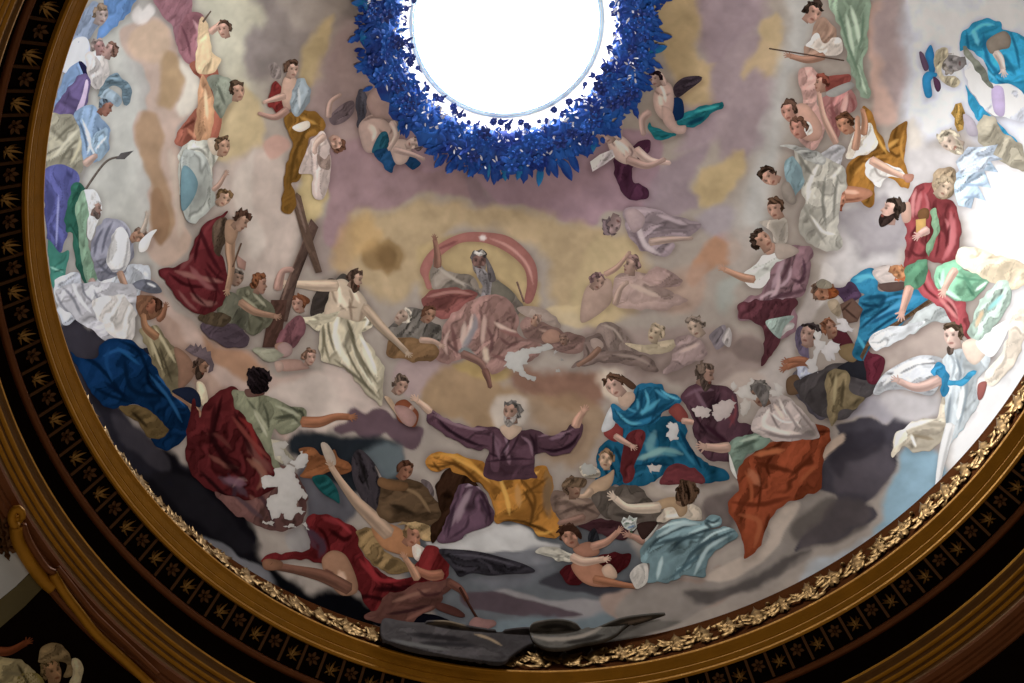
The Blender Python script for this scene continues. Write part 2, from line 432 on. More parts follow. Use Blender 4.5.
def bg_colour(px, text, figures=''):
    c = None
    wob = np.c_[fbm(px/42.0, 0)-.5, fbm(px/42.0+31, 1)-.5]*26+np.c_[fbm(px/13.0, 2)-.5, fbm(px/13.0+5, 3)-.5]*9
    for ln in text.strip().split('\n'):
        if ln[0] != 'G': continue
        a, b = ln.split(' : '); w = a.split()
        col, soft, op = lin(w[1]), float(w[2]), float(w[3])
        if c is None: c = np.tile(col, (len(px), 1)); continue
        poly = spline([[float(v) for v in q.split(',')] for q in b.split()], step=6.0 if soft > 6 else 3.0)
        lo, hi = poly.min(0)-soft*2-20, poly.max(0)+soft*2+20
        m = np.where((px[:, 0] > lo[0]) & (px[:, 0] < hi[0]) & (px[:, 1] > lo[1]) & (px[:, 1] < hi[1]))[0]
        if not len(m): continue
        q = px[m]+wob[m]*min(1, soft/10)
        d = seg_dist(q, np.vstack([poly, poly[:1]])); ins = inside(q, poly)
        sd = np.where(ins, d, -d)
        al = np.clip(.5+sd/(soft*1.1), 0, 1); al = al*al*(3-2*al)*op
        mod = 1+.30*(fbm(q/16.0, 1)-.5)
        c[m] = c[m]*(1-al[:, None])+(col*mod[:, None])*al[:, None]
    # soft contact shade painted into the sky colour around each figure
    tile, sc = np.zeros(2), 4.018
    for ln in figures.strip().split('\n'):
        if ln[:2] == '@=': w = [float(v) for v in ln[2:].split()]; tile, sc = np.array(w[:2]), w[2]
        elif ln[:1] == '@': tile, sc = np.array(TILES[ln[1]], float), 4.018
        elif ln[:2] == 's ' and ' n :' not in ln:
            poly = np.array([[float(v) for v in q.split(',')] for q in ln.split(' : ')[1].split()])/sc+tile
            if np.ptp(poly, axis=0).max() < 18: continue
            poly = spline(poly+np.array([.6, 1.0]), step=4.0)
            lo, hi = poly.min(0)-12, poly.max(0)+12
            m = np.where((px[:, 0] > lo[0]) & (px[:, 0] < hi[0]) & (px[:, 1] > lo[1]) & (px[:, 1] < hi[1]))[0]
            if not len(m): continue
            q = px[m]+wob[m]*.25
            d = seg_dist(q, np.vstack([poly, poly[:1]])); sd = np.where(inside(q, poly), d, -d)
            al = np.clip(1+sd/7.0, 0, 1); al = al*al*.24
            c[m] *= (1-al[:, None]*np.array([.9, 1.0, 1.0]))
    c *= (1+.22*(fbm(px/24.0, 2)-.5)+.10*(fbm(px/5.0, 3)-.5))[:, None]
    return pigment(c)

BG = """
G 9a9088 40 1 : 0,0 1024,0 1024,683 0,683
G a8a49c 50 1 : 0,-60 130,-60 150,340 40,420 -40,300
G aeaca2 20 1 : 95,10 130,15 130,60 145,100 135,150 140,200 130,250 85,200 90,120
G aea994 30 1 : 195,-40 290,-40 270,60 245,120 205,60
G b09888 3 1 : 122,29 123,47 132,59 144,66 147,79 152,88 147,100 147,111 138,113 132,126 135,146 144,164 150,180 147,195 149,220 144,250 160,268 178,262 192,242 184,225 186,200 182,164 176,138 176,126 184,119 196,105 200,91 196,73 188,60 179,58 176,44 164,22 155,17 140,20
G c0b8a8 5 .9 : 180,62 195,70 199,92 193,106 182,116 176,110 184,90
G a4865f 6 .9 : 163,58 180,60 184,85 178,102 168,108 158,100 166,85
G b89c80 5 .8 : 136,30 160,22 172,46 160,66 145,62 130,50
G a0805f 5 .9 : 134,128 142,114 156,112 162,130 158,160 166,190 170,230 156,245 147,220 150,190 138,155
G b4a494 6 .8 : 165,150 178,165 184,215 178,240 170,200
G 8f6c4e 4 .7 : 150,195 158,190 166,225 160,245 150,232
G ccc4bc 3 .8 ! : 130,14 138,4 142,10 150,3 156,12 150,20 140,24
G 847a76 14 1 : 252,-40 400,-40 380,20 330,30 320,60 300,75 260,80 246,60 255,30 270,20
G 948a82 12 .8 : 280,-30 350,-30 340,20 300,20
G b4a27c 8 1 : 205,175 215,120 225,95 240,78 258,100 262,130 262,160 238,172 215,165
G aa966c 7 .9 : 300,60 325,18 334,14 330,50 316,85 300,85
G 988482 18 1 : 318,85 350,20 400,20 400,150 350,190 300,150
G b0a29a 16 1 : 205,185 235,165 262,145 290,180 300,260 260,290 235,230
G b8b0a8 6 .6 : 232,185 245,165 256,150 252,200 262,240 250,260 240,225
G b48c80 4 .8 : 262,146 270,136 282,134 290,142 286,154 272,160
G b8a678 8 1 : 297,172 315,150 325,190 312,225 296,215
G 8f817c 12 .9 : 312,225 345,215 350,250 330,280 310,270
G 947a80 5 1 : 330,150 420,130 470,160 484,190 500,202 470,195 430,190 408,196 395,210 372,210 354,212 349,232 339,252 322,240 328,200
G 967c88 4 1 : 440,140 640,130 660,180 640,212 604,212 592,227 564,222 539,212 519,203 497,202 482,186 462,170 420,170
G 87747c 4 .8 : 462,172 474,176 486,190 494,202 480,206 470,190
G a69272 14 1 : 354,258 352,214 372,212 395,212 408,198 430,192 470,197 500,204 519,205 539,214 564,224 592,229 640,240 640,300 560,310 540,250 460,225 430,270 400,300 360,290
G a8946c 10 1 : 420,255 450,238 500,240 530,265 535,310 440,310
G 866a40 6 .8 : 364,243 372,236 380,238 388,235 396,241 404,246 407,256 402,266 394,268 386,273 378,268 368,268 363,256
G 6a5030 7 .6 : 372,246 388,242 398,252 394,264 380,266
G b0905e 12 .7 : 345,225 370,215 380,235 360,255 350,280 335,275
G ac9a76 8 1 : 580,262 600,240 625,236 640,260 620,310 590,330 570,310
G b8a67e 3 .7 : 545,312 552,306 565,305 575,308 588,300 598,302 606,312 596,328 578,330 560,322
G 93828a 14 1 : 690,-30 760,-30 750,40 720,70 730,130 680,150 690,90 705,50
G b09a70 10 .9 : 650,-10 700,-30 702,10 704,32 698,60 712,64 712,102 690,106 676,90 662,62 655,30
G 94848a 9 1 : 712,66 750,40 780,70 785,110 760,150 725,160 712,108
G b09a70 8 .8 : 757,20 770,12 778,18 774,45 785,55 780,76 768,82 758,70 748,80 745,74 754,45
G b09a6c 7 .85 : 707,172 724,162 744,150 741,175 726,200 712,206 697,197
G 8c7c86 7 .9 : 660,172 705,145 702,170 694,192 700,205 650,220 640,205
G a8a8a6 18 1 : 785,-30 815,-30 800,60 785,130 775,180 760,240 735,240 752,170 775,110
G b0805f 5 .8 : 702,247 715,236 728,233 736,240 737,252 728,264 712,270 694,284 686,278 690,262
G 9890a0 8 .6 : 700,215 735,205 730,235 710,238
G a49a94 10 .8 : 720,240 750,220 745,260 735,275
G a88c7c 12 .7 : 650,280 700,265 700,300 660,310
G 98a29e 10 .7 : 722,285 745,272 735,300 718,310
G b89a8e 6 1 : 868,8 895,0 904,30 902,62 895,120 880,124 870,118 868,90 870,40
G a08e8e 10 1 : 880,0 925,-30 925,20 918,30 908,38 905,60 895,100 880,80
G 948a88 10 .8 : 895,-30 930,-30 925,20 905,20
G c0c4d0 22 1 : 927,-30 1060,-30 1060,200 960,130 903,160 905,60
G b8ac98 10 .7 : 890,135 915,115 930,140 900,160
G b0acac 14 1 : 830,215 850,170 880,150 960,150 1000,200 910,240 890,270 850,285 822,300
G 8c868a 12 .9 : 840,210 870,205 890,200 905,235 895,255 858,258
G c0bcba 3 .7 : 812,296 818,286 820,270 826,262 835,275 826,300 815,310
G d0d0d0 30 1 : 960,180 1060,150 1060,420 980,480 950,420 1000,330
G 9f9088 8 .9 : 868,345 900,335 935,318 950,325 930,355 900,370 880,380 872,400
# middle band
G a08c8c 5 1 : 395,364 408,360 420,352 440,358 455,360 468,366 460,380 435,390 410,395 392,384
G 9c8264 10 1 : 420,386 455,366 500,380 525,395 510,420 490,430 430,410
G a48c58 5 .9 : 452,366 465,360 480,364 505,368 512,376 495,381 470,378
G 8a6858 10 1 : 508,372 535,368 560,365 600,372 620,385 590,410 560,415 520,392
G 9a7f62 12 .8 : 520,400 580,395 600,430 560,470 540,440
G 968680 12 1 : 590,330 660,325 760,335 770,350 745,375 700,385 640,380 600,365
G 7c6c68 5 .8 : 732,345 742,336 755,336 766,345 764,360 745,358 735,352
G 84746e 10 .8 : 640,358 700,358 720,372 700,385 650,380
G a8a09c 4 1 : 754,378 762,366 778,350 792,332 800,306 806,290 818,282 820,300 808,330 800,345 790,365 782,392 765,400
G a89a92 6 .9 : 720,385 735,372 760,372 766,395 740,405
G b8b0a8 9 .8 : 494,402 502,394 514,394 524,402 526,416 518,426 500,426 492,414
G c0b4a4 9 .8 : 603,378 610,370 622,369 632,378 634,392 620,400 606,396
# left mid
G a48a7c 8 1 : 130,290 160,290 190,325 240,350 262,365 265,400 235,420 200,400 170,350
G b09a90 5 1 : 145,280 160,288 176,310 200,334 215,345 240,350 262,362 275,375 300,372 330,378 348,392 380,412 350,414 330,425 290,440 270,425 262,400 240,392 215,385 205,368 185,335 165,312
G a57c5e 6 .9 : 200,334 215,345 240,350 262,362 268,372 250,380 225,372 210,360
G b8aca4 7 .9 : 262,402 275,385 310,375 340,384 380,410 345,412 325,424 290,436
G b4a49c 8 .8 : 322,372 350,375 390,410 350,410
G 6a545e 2.5 1 : 332,427 345,420 346,411 354,407 364,413 372,408 385,409 392,418 402,416 412,424 423,427 421,442 414,451 400,446 392,440 384,432 376,437 360,437 352,430 340,433
G 2b323a 7 1 : 290,438 325,430 352,434 380,436 396,446 402,475 390,500 350,490 300,460
G 67747a 9 .9 : 358,450 380,440 398,450 398,470 380,478
# dark lower left
G 403c45 5 1 : 60,345 68,322 78,318 88,330 100,326 108,345 112,390 160,450 220,490 200,560 150,520 90,440
G 1c1a20 9 1 : 130,470 165,455 200,478 240,500 262,560 300,585 290,620 200,560
G 2c2a33 8 .9 : 85,375 110,400 140,440 165,465 150,480 120,455
G 46424a 5 .8 : 112,412 130,420 150,440 172,466 160,474 140,456 120,440
G 26242a 5 .9 : 150,475 190,480 215,505 240,530 255,548 235,548 205,530 175,510
G 74747a 3 .9 : 196,537 212,540 228,546 240,556 262,566 285,590 300,600 290,605 268,588 242,574 215,555
G 121319 8 1 : 268,572 300,588 340,596 375,605 382,640 360,640 330,628 290,610
G 5f5e66 6 1 : 300,470 325,475 345,490 352,510 330,535 310,540 304,510
G 8f8b8a 3 1 : 285,532 300,525 310,535 311,548 300,554 290,548
# bottom
G 64696f 10 1 : 400,530 470,520 560,520 640,560 640,600 560,640 470,640 430,610
G b4b4b4 3 1 : 425,545 440,540 462,536 470,526 490,522 505,525 520,524 534,534 540,542 560,546 552,552 520,549 490,551 465,549 440,551
G 80828a 5 .8 : 440,548 480,552 530,548 560,556 540,566 470,560
G 6c6e76 8 .8 : 470,575 540,565 560,572 520,585
G 45444c 3 1 : 540,584 552,577 566,574 600,578 640,582 690,588 650,592 620,597 585,595 556,590
G 8c888a 3 .9 : 494,590 508,588 525,594 545,600 570,602 600,600 640,598 620,616 580,622 550,616 520,605 505,598
G 5c4e56 2.5 1 : 460,594 485,590 500,590 520,598 540,603 560,609 582,614 560,618 536,620 505,614 485,610 466,606
G 6c7a82 8 1 : 480,625 540,622 640,612 630,630 560,640 500,645
G 968278 4 1 : 600,600 625,590 640,582 660,574 700,578 720,566 725,600 660,622 620,624
G 8a827c 4 1 : 634,592 652,580 680,580 700,582 710,572 732,562 748,556 762,545 766,530 772,514 790,502 815,492 830,482 855,490 872,506 868,525 850,535 832,545 815,549 812,557 795,567 770,577 735,591 700,612 665,625 630,628 615,618 620,604
G 56504f 7 .9 : 680,592 720,585 750,572 790,556 812,550 790,566 740,590 700,606
G aea094 3 .9 : 702,578 722,566 745,556 765,540 770,518 792,502 800,508 785,530 775,548 750,568 725,580
G 5f5855 6 .8 : 790,530 820,505 850,505 866,522 840,540 810,545
G 968c84 8 1 : 625,485 665,472 700,470 735,478 738,505 728,535 700,535 690,520 650,495
G 6c605e 6 .9 : 702,500 720,492 738,488 736,512 728,540 712,550 705,530
G b8aea6 3 .8 : 640,479 655,474 680,476 702,478 694,488 672,494 656,494
G a89c90 4 .9 : 622,492 630,480 645,477 660,490 690,498 660,500
G 4c4852 2.5 1 : 812,470 824,450 838,436 836,426 846,422 856,419 864,415 876,418 886,424 892,418 904,413 913,418 908,428 897,434 892,446 896,460 889,475 876,490 864,504 872,506 876,513 870,521 856,527 846,535 826,543 808,545 795,552 800,540 825,520 840,500 820,490
G 5c5456 7 .85 : 800,540 835,510 862,500 870,515 850,530 825,543 800,550
G 5f5860 8 .7 : 840,470 870,440 890,450 885,475 860,495 838,498
G 3c3842 6 .7 : 835,455 850,430 880,428 880,445 855,462 842,480
G b8a290 2.5 .9 : 812,471 820,455 832,441 843,434 842,444 830,456 820,470
G 96929a 5 1 : 842,418 862,398 885,394 902,402 897,414 884,422 874,414 860,414
G 7c9cae 7 1 : 892,470 905,448 935,448 948,480 900,530 868,545 872,528 880,516 876,500
G a0a8b0 8 .9 : 838,552 862,538 880,526 910,512 870,548 825,575 795,585 815,560
G a8a4a6 10 1 : 880,392 935,395 935,420 905,418 890,408
# low clouds spilling over the rim
G 4a4747 4 1 : 385,625 440,625 462,634 488,648 512,654 530,642 545,655 520,672 440,672 390,655
G 343133 4 .9 : 400,642 440,642 470,650 440,660 410,655
G 746a58 2.5 .9 : 440,633 458,635 470,634 486,641 500,652 495,656 478,650 462,646 446,640
G 504d4a 1.5 1 : 529,643 535,632 550,626 568,627 580,635 584,645 556,648 530,652
G 6f6a64 2.5 1 : 530,650 560,646 600,642 622,630 640,624 680,620 655,632 620,645 600,652 560,658 535,656
G 504b46 2 .9 : 590,638 610,630 626,623 645,622 660,620 640,628 612,640
"""
DATA = """
@A
P person|figure in sky-blue drapery with tousled grey hair beside the gold rim near the top
s robe 5f86b8 f70,.2,6 : 395,155 420,60 430,-20 545,-20 510,60 455,115
s cloak 8795ab f60,.25,5 : 290,160 318,70 365,10 405,30 400,90 370,140 330,170
s sleeve c6c8e2 e.2 : 248,285 258,235 295,160 345,150 362,200 345,270 300,297
h 405,62 11 75 r 8a7560 a8958c
P person|two brown-haired heads in cream behind the plumed warrior
s tunic bfb6ae f80,.2,5 : 345,260 380,200 420,230 440,270 420,350 390,360 360,330
h 398,190 9 100 r 9a8880 a8807a
h 440,202 10 60 L 7a5a4c b08c80
P warrior|warrior in blue armour and plumed helmet, spear in hand
@= 0 0 3.413
s drape 7f9cc2 f60,.25,6 : 185,345 215,262 270,212 300,238 292,300 245,312 195,365
s lining 2f2c52 e.2 : 268,212 285,215 302,250 300,330 285,330 285,260
s cloth b8b0aa f70,.35,5 : 290,180 330,190 350,240 345,290 315,300 300,250
@A
s cloak 6a5a86 f60,.3,6 : 213,455 235,400 325,300 358,318 345,420 305,470 240,475
s lining c4aec8 : 305,450 330,380 345,320 355,340 335,430
s breastplate 7f98b4 f75,.25,6 : 295,470 365,420 400,470 440,520 435,590 400,640 330,655 310,560
@= 0 0 3.413
- d8e4f0 2 : 290,440 310,500 330,540
- 4a6078 2 : 270,410 290,470 300,530
- b4c8dc 2 : 340,440 350,480 330,520
- 4a6078 1.6 : 330,430 345,460 360,490
@A
- d4dfec 2 : 330,480 360,560 350,620
- 4f6478 2 : 300,480 330,640
s drape a09a84 f50,.35,7 : 195,455 250,460 300,475 330,600 320,700 180,700 185,560
@= 0 0 3.413
- 6f6a58 2.5 : 190,480 230,440 260,420
- c8c2aa 3 : 180,540 230,480 270,440
- 6f6a58 2.5 : 200,560 240,500 280,470
- c4bc9c 3 : 240,560 270,500 275,460
@A
s sleeve 92aabc f70,.4,4 : 375,560 420,510 435,560 410,640 385,630
- d8e4ee 1.2 : 385,600 425,550
h 425,428 11 60 R 6f7f8c 9a6a58
s helmet 8fa0aa f50,.3,4 : 400,390 420,350 470,375 490,405 470,430 435,400
s plume 6f8590 f20,.4,3 : 395,385 425,320 470,295 505,325 528,365 520,410 500,420 490,370 450,345
l arm b89a8a 8,6 : 340,660 365,640 385,625
l spear 6e6258 2.4,2.2 s : 330,780 420,655 480,630
s spearhead 5f5a58 ! : 465,640 485,615 537,605 500,640
@F
P person|figure wrapped in violet-blue cloak hanging by the gold rim
s cloak 5f62a0 f85,.3,6 : 175,90 250,60 318,110 290,180 270,230 275,320 240,412 205,390 185,330 178,200
- 9fa2d0 1.6 : 235,180 225,390
s skirt 3f8474 f80,.25,6 : 190,370 240,410 272,400 270,480 235,545 205,530
- 8fc4b0 1.6 : 200,470 250,490
- 17493f 1.4 : 215,490 255,480
P person|figure seen from behind in green cloak and white veil, one arm hanging
s cloak 2f6a58 f80,.35,6 : 262,330 268,220 300,135 340,150 350,330 370,480 390,530 350,540 305,460 285,340
s mantle 7d9c80 f75,.3,6 : 300,240 325,170 355,175 362,220 350,330 370,430 390,525 362,545 330,470 315,340
s veil d6d4d0 f80,.3,4 : 335,165 385,165 405,210 400,260 375,340 355,350 355,230
h 385,235 9 80 R c9c4bf 9a7a6c 6f5f58
l arm a68a80 7,5 h : 365,520 390,570 415,630
s sheet b9bcc4 f40,.4,5 : 215,540 260,500 310,490 330,560 300,680 250,690
- 5f6068 1.4 : 245,580 262,640
- 5f6068 1.4 : 330,580 370,600
P person|stooping figure in grey hooded shawl over a white tunic
s robe b0b4ba f70,.35,7 : 400,500 500,470 590,460 600,520 540,600 520,700 360,700 340,640
@= 0 200 3.2
- 7c808a 2.5 : 390,260 370,330 360,400
- d6d8dc 3 : 430,260 420,340 400,420
- 8a8e96 2 : 450,270 440,340 430,400
- 7c7f86 2 : 330,290 345,350 340,420
@F
s shawl 84838f f60,.35,7 : 362,385 395,310 440,272 500,290 530,350 535,420 515,460 490,495 400,525 370,440
@= 0 200 3.2
- 5a5a68 2.5 : 330,90 310,130 300,180
- 5a5a68 2.5 : 360,70 340,110 325,170
- a9a8b0 2 : 380,62 410,90 425,140
- 5a5a66 2 : 310,200 350,235 380,232
- 605f6c 2.5 : 330,240 320,280 330,320
@F
s tunic c3c0bc f70,.25,6 : 440,370 480,310 515,345 520,420 500,480 450,490 430,440
@= 0 200 3.2
- 8a8684 2 : 370,100 350,150 345,200
- e0dedb 3 : 390,90 395,150 370,210
- 77747a 1.6 : 345,225 380,225 400,210
- 8f8c8c 2 : 410,120 405,170 395,210
@F
h 555,345 10 20 F 7a6255 a07a62
s beard cdc9c4 : 560,370 600,330 630,320 610,350 590,400 560,410
l arm a5826c 7,5 h : 480,490 505,550 545,600
l arm b0a090 5,4 h : 570,330 585,290 590,265
P person|white cloth bundle and dark cap of a crouching brown-haired man
s cap 6a6c78 f20,.3,4 : 530,545 570,520 620,530 650,570 600,575
- d0d2d6 2 : 590,535 625,550
@= 0 200 3.2
s body 7a543c f60,.3,5 : 432,312 470,305 500,312 520,345 505,372 470,385 445,370
h 490,338 9 55 L 4f3022 9a6248
l arm 94644a 6,5 h6 : 505,385 520,370 528,345
@K
P person|white drapery folds spilling over the lower rim
s drapery b4b2b6 f40,.4,8 : 225,-5 260,-60 520,-60 545,60 530,150 430,160 350,110 290,60
@= 0 200 3.2
- 6f7078 2.5 : 200,280 230,310 260,370
- 6a6b74 2 : 260,250 270,300 300,330
- dcdce0 3 : 230,260 250,310 290,360
- 7a7b84 2 : 300,290 320,330 330,350
- e4e4e6 2.5 : 320,300 350,320 390,330
- 80818a 2.5 : 330,390 370,400 400,380
- 77777f 2 : 180,300 200,340 240,380
@K
s drapery c6c0ba f60,.3,8 : 370,10 480,-20 540,40 545,110 520,170 450,150
P person|man in olive tunic and spiky-brimmed hat seated in a deep blue cloak
s cloak 0a3460 f50,.35,10 : 285,210 330,240 390,230 400,190 440,160 490,155 560,185 625,260 690,370 745,410 765,470 735,560 665,602 600,560 655,520 560,420 450,437 385,400 325,300
@= 0 200 3.2
- 04203c 4 : 240,490 300,520 350,570 400,640
- 04203c 3.5 : 380,450 440,480 470,540 500,600
- 1a5a96 3 : 330,500 380,480 430,500
- 04182e 4 : 470,540 480,590 540,640
- 1d64a4 2.5 : 500,560 550,610 590,660
- 04203c 3 : 300,600 360,630 430,650
- 124a80 3 : 350,470 340,520 360,580
@K
- 06223f 5 : 500,250 530,360 650,390
- 1f5f95 3 : 600,300 680,400 730,490
- 061f3c 4 : 420,330 520,400
- 145a92 3 : 470,190 560,260
s sash 2d2c3a e.2 : 575,195 620,195 600,220
s trousers 6f5a35 f30,.3,6 : 480,430 570,425 660,500 672,540 610,560 560,500 510,460
- 2f2415 3 : 530,450 590,510
s tunic 7f7458 f60,.35,7 : 560,120 600,110 640,110 690,180 745,250 740,330 690,375 640,300 600,220
@= 0 200 3.2
- b8ae8c 3 : 490,400 520,450 560,520
- 4a432f 2.5 : 470,430 500,480 530,560
- 4a432f 2 : 530,430 560,470 575,530
- a59b7a 2 : 455,410 480,450 490,500
@K
- b5aa88 2 : 600,140 650,280
- 4a4230 2 : 640,190 690,330
l arm 9c7050 9,6 : 630,150 585,110 575,60
s chest 8f6c58 e.3 : 700,190 760,230 780,300 720,360 715,280
h 808,268 11 55 R 5a463c 8f6a54 4a3a30
s hat 6e5f66 f20,.25,4 ! : 742,200 765,178 780,188 785,172 795,190 806,178 812,196 826,188 832,208 846,205 848,228 860,260 855,285 835,295 842,265 820,240 780,225
l arm a07a60 8,6 h : 700,370 745,400 800,455
s cloth bcae94 f80,.3,4 : 790,330 820,340 835,400 820,430 795,390
s cuff 252f48 e.2 : 690,365 760,350 800,380 805,430 770,420 730,395
@L
P person|man seen from behind in red cloak and sage tunic, arm stretched to the side
@= 200 340 3.2
s underrobe 6f4c48 f70,.4,9 : 40,440 200,405 260,400 305,430 338,480 342,540 310,600 250,612 190,592 90,540
- 8f7468 6 : 250,420 290,470 310,540
- 4a3038 4 : 180,480 220,540 240,600
- 57444c 5 : 100,480 150,530 200,570
@L
s cloak 5e1f22 f65,.4,12 : -25,400 0,470 20,420 90,360 150,360 200,470 260,590 310,640 330,700 290,760 200,800 60,770 -40,690 -55,560
@= 200 340 3.2
- 7d4a44 9 : 150,330 190,380 225,420
- 8a6a5a 6 : 170,380 200,430 195,470
- 2a0c10 4 : 70,180 50,260 30,340
- 8f2a28 5 : 125,250 160,280 180,340 200,380
- 3a1418 4 : 110,230 140,310 170,370
- 5c4450 7 : 60,440 120,470 150,500
- 42303c 4 : 90,430 110,480 100,520
- 7f4a40 5 : 30,370 80,400 120,410
- 241014 4 : 0,420 60,480 130,550
- 8a5a50 6 : 160,500 190,540 180,580
- 6a3430 4 : 20,300 60,310 100,350
- 93706c 3 : 105,470 125,445 150,450
@L
- 2a0e12 7 : 30,520 100,640 180,720
- 8a4038 4 : 130,470 200,560 280,640
- 8e5a4a 6 : 190,640 260,700 230,760
- 7d5a6a 8 : 100,720 180,740
- 3a1216 5 : 60,420 40,560
s tunic 7d8068 f60,.3,8 : 130,365 180,370 280,390 350,420 420,440 425,470 390,520 330,540 300,520 290,590 330,680 300,680 260,590 180,470 140,430
@= 200 340 3.2
- 464a3a 2.5 : 235,250 290,240 330,225
- a4a68e 3 : 240,210 280,225 320,245
- 3c4032 2 : 310,220 330,240 320,270
- b0b09a 2.5 : 170,220 190,260 215,310
- 4a4d3e 2 : 200,200 215,240 220,290
- 9a9c84 2 : 290,270 315,262
- 565a48 2 : 150,190 180,230 200,270
@L
- 4c4f40 2.5 : 300,480 370,470 400,500
- a5a68c 3 : 220,440 270,520
- 3f4236 2 : 350,420 395,450
l arm a0694a 11,7 h : 410,490 480,490 545,470 600,470
s neck 6f5048 e.2 : 180,360 230,360 240,385 190,390
h 235,325 15 95 B 2e2428 6f4a40
P cloth|torn pale tunic hem with flaking edges
s cloth a09a88 f80,.35,5 ! : 285,560 350,570 345,600 380,640 330,660 300,640
@Q
P angel|angel in orange brown cloth tumbling with a teal ribbon and pale hand
s robe 8a5530 f30,.3,6 : 400,40 450,35 490,60 540,40 560,75 600,95 610,120 570,140 520,130 460,150 400,145 430,100
s ribbon 16585a f40,.3,5 : 450,150 500,140 530,165 555,210 560,255 535,240 500,220 470,190
s scarf a89a8c e.2 : 485,15 510,15 540,60 545,100 520,100 500,70
P angel|large angel in crimson robe reaching one arm upward, kneeling by the lower rim
s wing 403a40 f100,.5,5 k : 610,75 640,38 690,80 730,150 745,230 745,320 690,290 650,240 615,160
- 9a8f86 1.6 : 700,100 735,180 742,310
- 22201f 2 : 640,80 680,200
s robe 701e22 f50,.35,9 : 420,330 450,300 510,300 580,330 640,370 640,420 680,490 780,560 884,540 950,520 900,600 820,640 740,640 760,720 690,690 600,560 480,500 400,480 250,490 280,460 420,450 445,420
@Q
- 380a0e 3 : 700,520 730,560 780,590
- 9a2a30 4 : 640,480 680,530 720,580
- 38080c 3 : 470,350 500,380 520,440
- 5a3a48 5 : 430,340 440,400 470,440
- a03036 3 : 520,310 570,340 610,380
- 300a10 4 : 600,640 680,630 760,650
- 8a2228 3 : 780,580 840,600 900,570
@Q
- 30080c 5 : 520,360 580,400 610,380
- 4a3a4a 8 : 430,360 490,420 480,470
- a02830 4 : 660,470 720,560 820,560
- 2a0a10 6 : 700,600 780,600 860,590
- 8a2a30 5 : 490,310 560,340
s thigh 9a7258 e.35 : 490,480 530,445 580,460 615,520 635,590 620,620 570,625 530,590 500,540
- c8a890 8 : 560,530 580,570
- 5a2c2c 2 : 500,520 540,540
l leg 7a5242 13,8 : 600,600 500,550 400,525 290,505
s foot 8a6048 e.3 : 250,490 275,478 330,490 320,520 262,522
s tunic 8a7048 f40,.4,5 : 630,370 690,360 740,440 820,490 870,500 880,520 800,540 720,520 660,460
s chest a8744c e.3 : 690,350 770,340 850,390 884,410 870,470 800,460 730,430
l arm a88e78 15,6 h : 760,380 690,310 620,240 560,160 525,105
@R
s shirt b8aaa0 f60,.3,5 : 50,420 90,430 160,490 120,500 60,480
s sleeve 7a2224 f60,.35,6 : 60,510 110,430 180,460 200,540 160,570 90,550
l arm a06850 10,8 : 170,540 120,545 60,520
l arm b08468 8,6 h : 70,560 50,520 20,475
h 50,385 13 60 r 8a6c48 a8755c
s hair 9a8058 f30,.5,3 : -10,340 40,315 100,335 140,380 130,410 90,400 70,360 20,345
@= 230 480 3.2
P person|brown figure in shadow with a long trumpet, beneath the crimson angel
s shadow 15141f f10,.2,6 : 430,440 520,455 600,430 680,440 715,485 640,490 560,478 480,470
s body 6a443c f20,.3,8 : 490,375 550,352 610,330 660,328 705,318 722,332 700,352 682,372 672,402 640,420 600,440 560,470 500,466 440,452 430,434 470,412
- 8f6656 4 : 520,390 580,370 640,350
- 3a2024 3 : 500,430 570,420 640,400
- 85584c 3 : 560,450 610,425 650,405
- 4a282a 3 : 600,350 630,370 680,360
s foot 5a3630 e.2 : 665,392 720,408 752,432 742,441 700,430 660,412
l arm 744a3e 8,6 : 700,328 738,352 758,385
l trumpet 4a2c22 2.6,2.6 s : 735,345 765,400 790,442
s bell 8f6a66 e.2 : 782,440 815,446 845,450 850,466 805,481 765,466
@R
P wing|dark grey blue wing spread below the purple robe
s feathers 3b3840 f-10,.5,5 k : 155,445 220,440 320,450 420,475 500,500 543,525 520,535 430,540 360,545 290,535 240,550 215,520
- 5a5660 2 : 200,460 330,470 480,510
P angel|brown winged angel in olive looking up toward the man in purple
s wing 6a5e60 f60,.3,4 : 85,160 120,170 138,210 130,230 100,215
s robe 5f4a34 f20,.35,8 : -80,230 -60,160 20,160 80,165 130,230 170,290 140,340 40,330 -40,330 -90,300
- 8a7050 3 : 0,190 70,220 120,290
- 33281c 4 : -40,260 60,300
s arm 7a5838 e.3 : -80,150 -30,165 30,175 20,205 -50,200 -90,180
h 20,125 11 60 r 5a3a2a 8f624c
@M
P person|bearded saint in plum tunic and ochre cloak, arms spread wide at the centre
s undercloak 3a2418 e.3 : 150,770 200,700 290,720 330,790 290,830 190,850
@R
s undercloak 3c2619 f60,.4,7 : 150,165 200,110 290,150 300,230 220,280 170,370 130,410 120,350 160,300 145,210
s cloak a87020 f35,.4,10 : 100,90 130,52 200,50 270,70 330,85 355,115 430,120 530,110 585,105 610,150 620,250 640,330 670,350 620,395 570,390 540,360 480,335 420,330 385,330 370,260 330,190 270,150 220,130 190,110 150,130 125,125
@= 520 340 3.2
- 5f3c12 3 : 10,480 40,540 30,600
- 8a6a40 9 : 85,420 95,480 90,540
- d8a84c 3 : 0,430 30,440 60,420
- 6a4414 2.5 : 0,500 50,470 90,440
- 5a380e 3 : 0,590 60,600 110,630
- c49438 2.5 : 20,610 70,620 110,610
@R
@= 200 340 3.2
- 5a360c 3 : 290,400 340,420 400,400 380,370
- c8902e 3 : 740,372 800,368 860,390 910,440
- 6a4210 3 : 760,395 820,400 870,440 910,500
- 5a360e 2.5 : 745,390 770,420 800,410
- b57c28 3 : 900,420 960,470 1000,520
@R
- 5f3c10 3 : 160,80 240,110 330,190 385,310
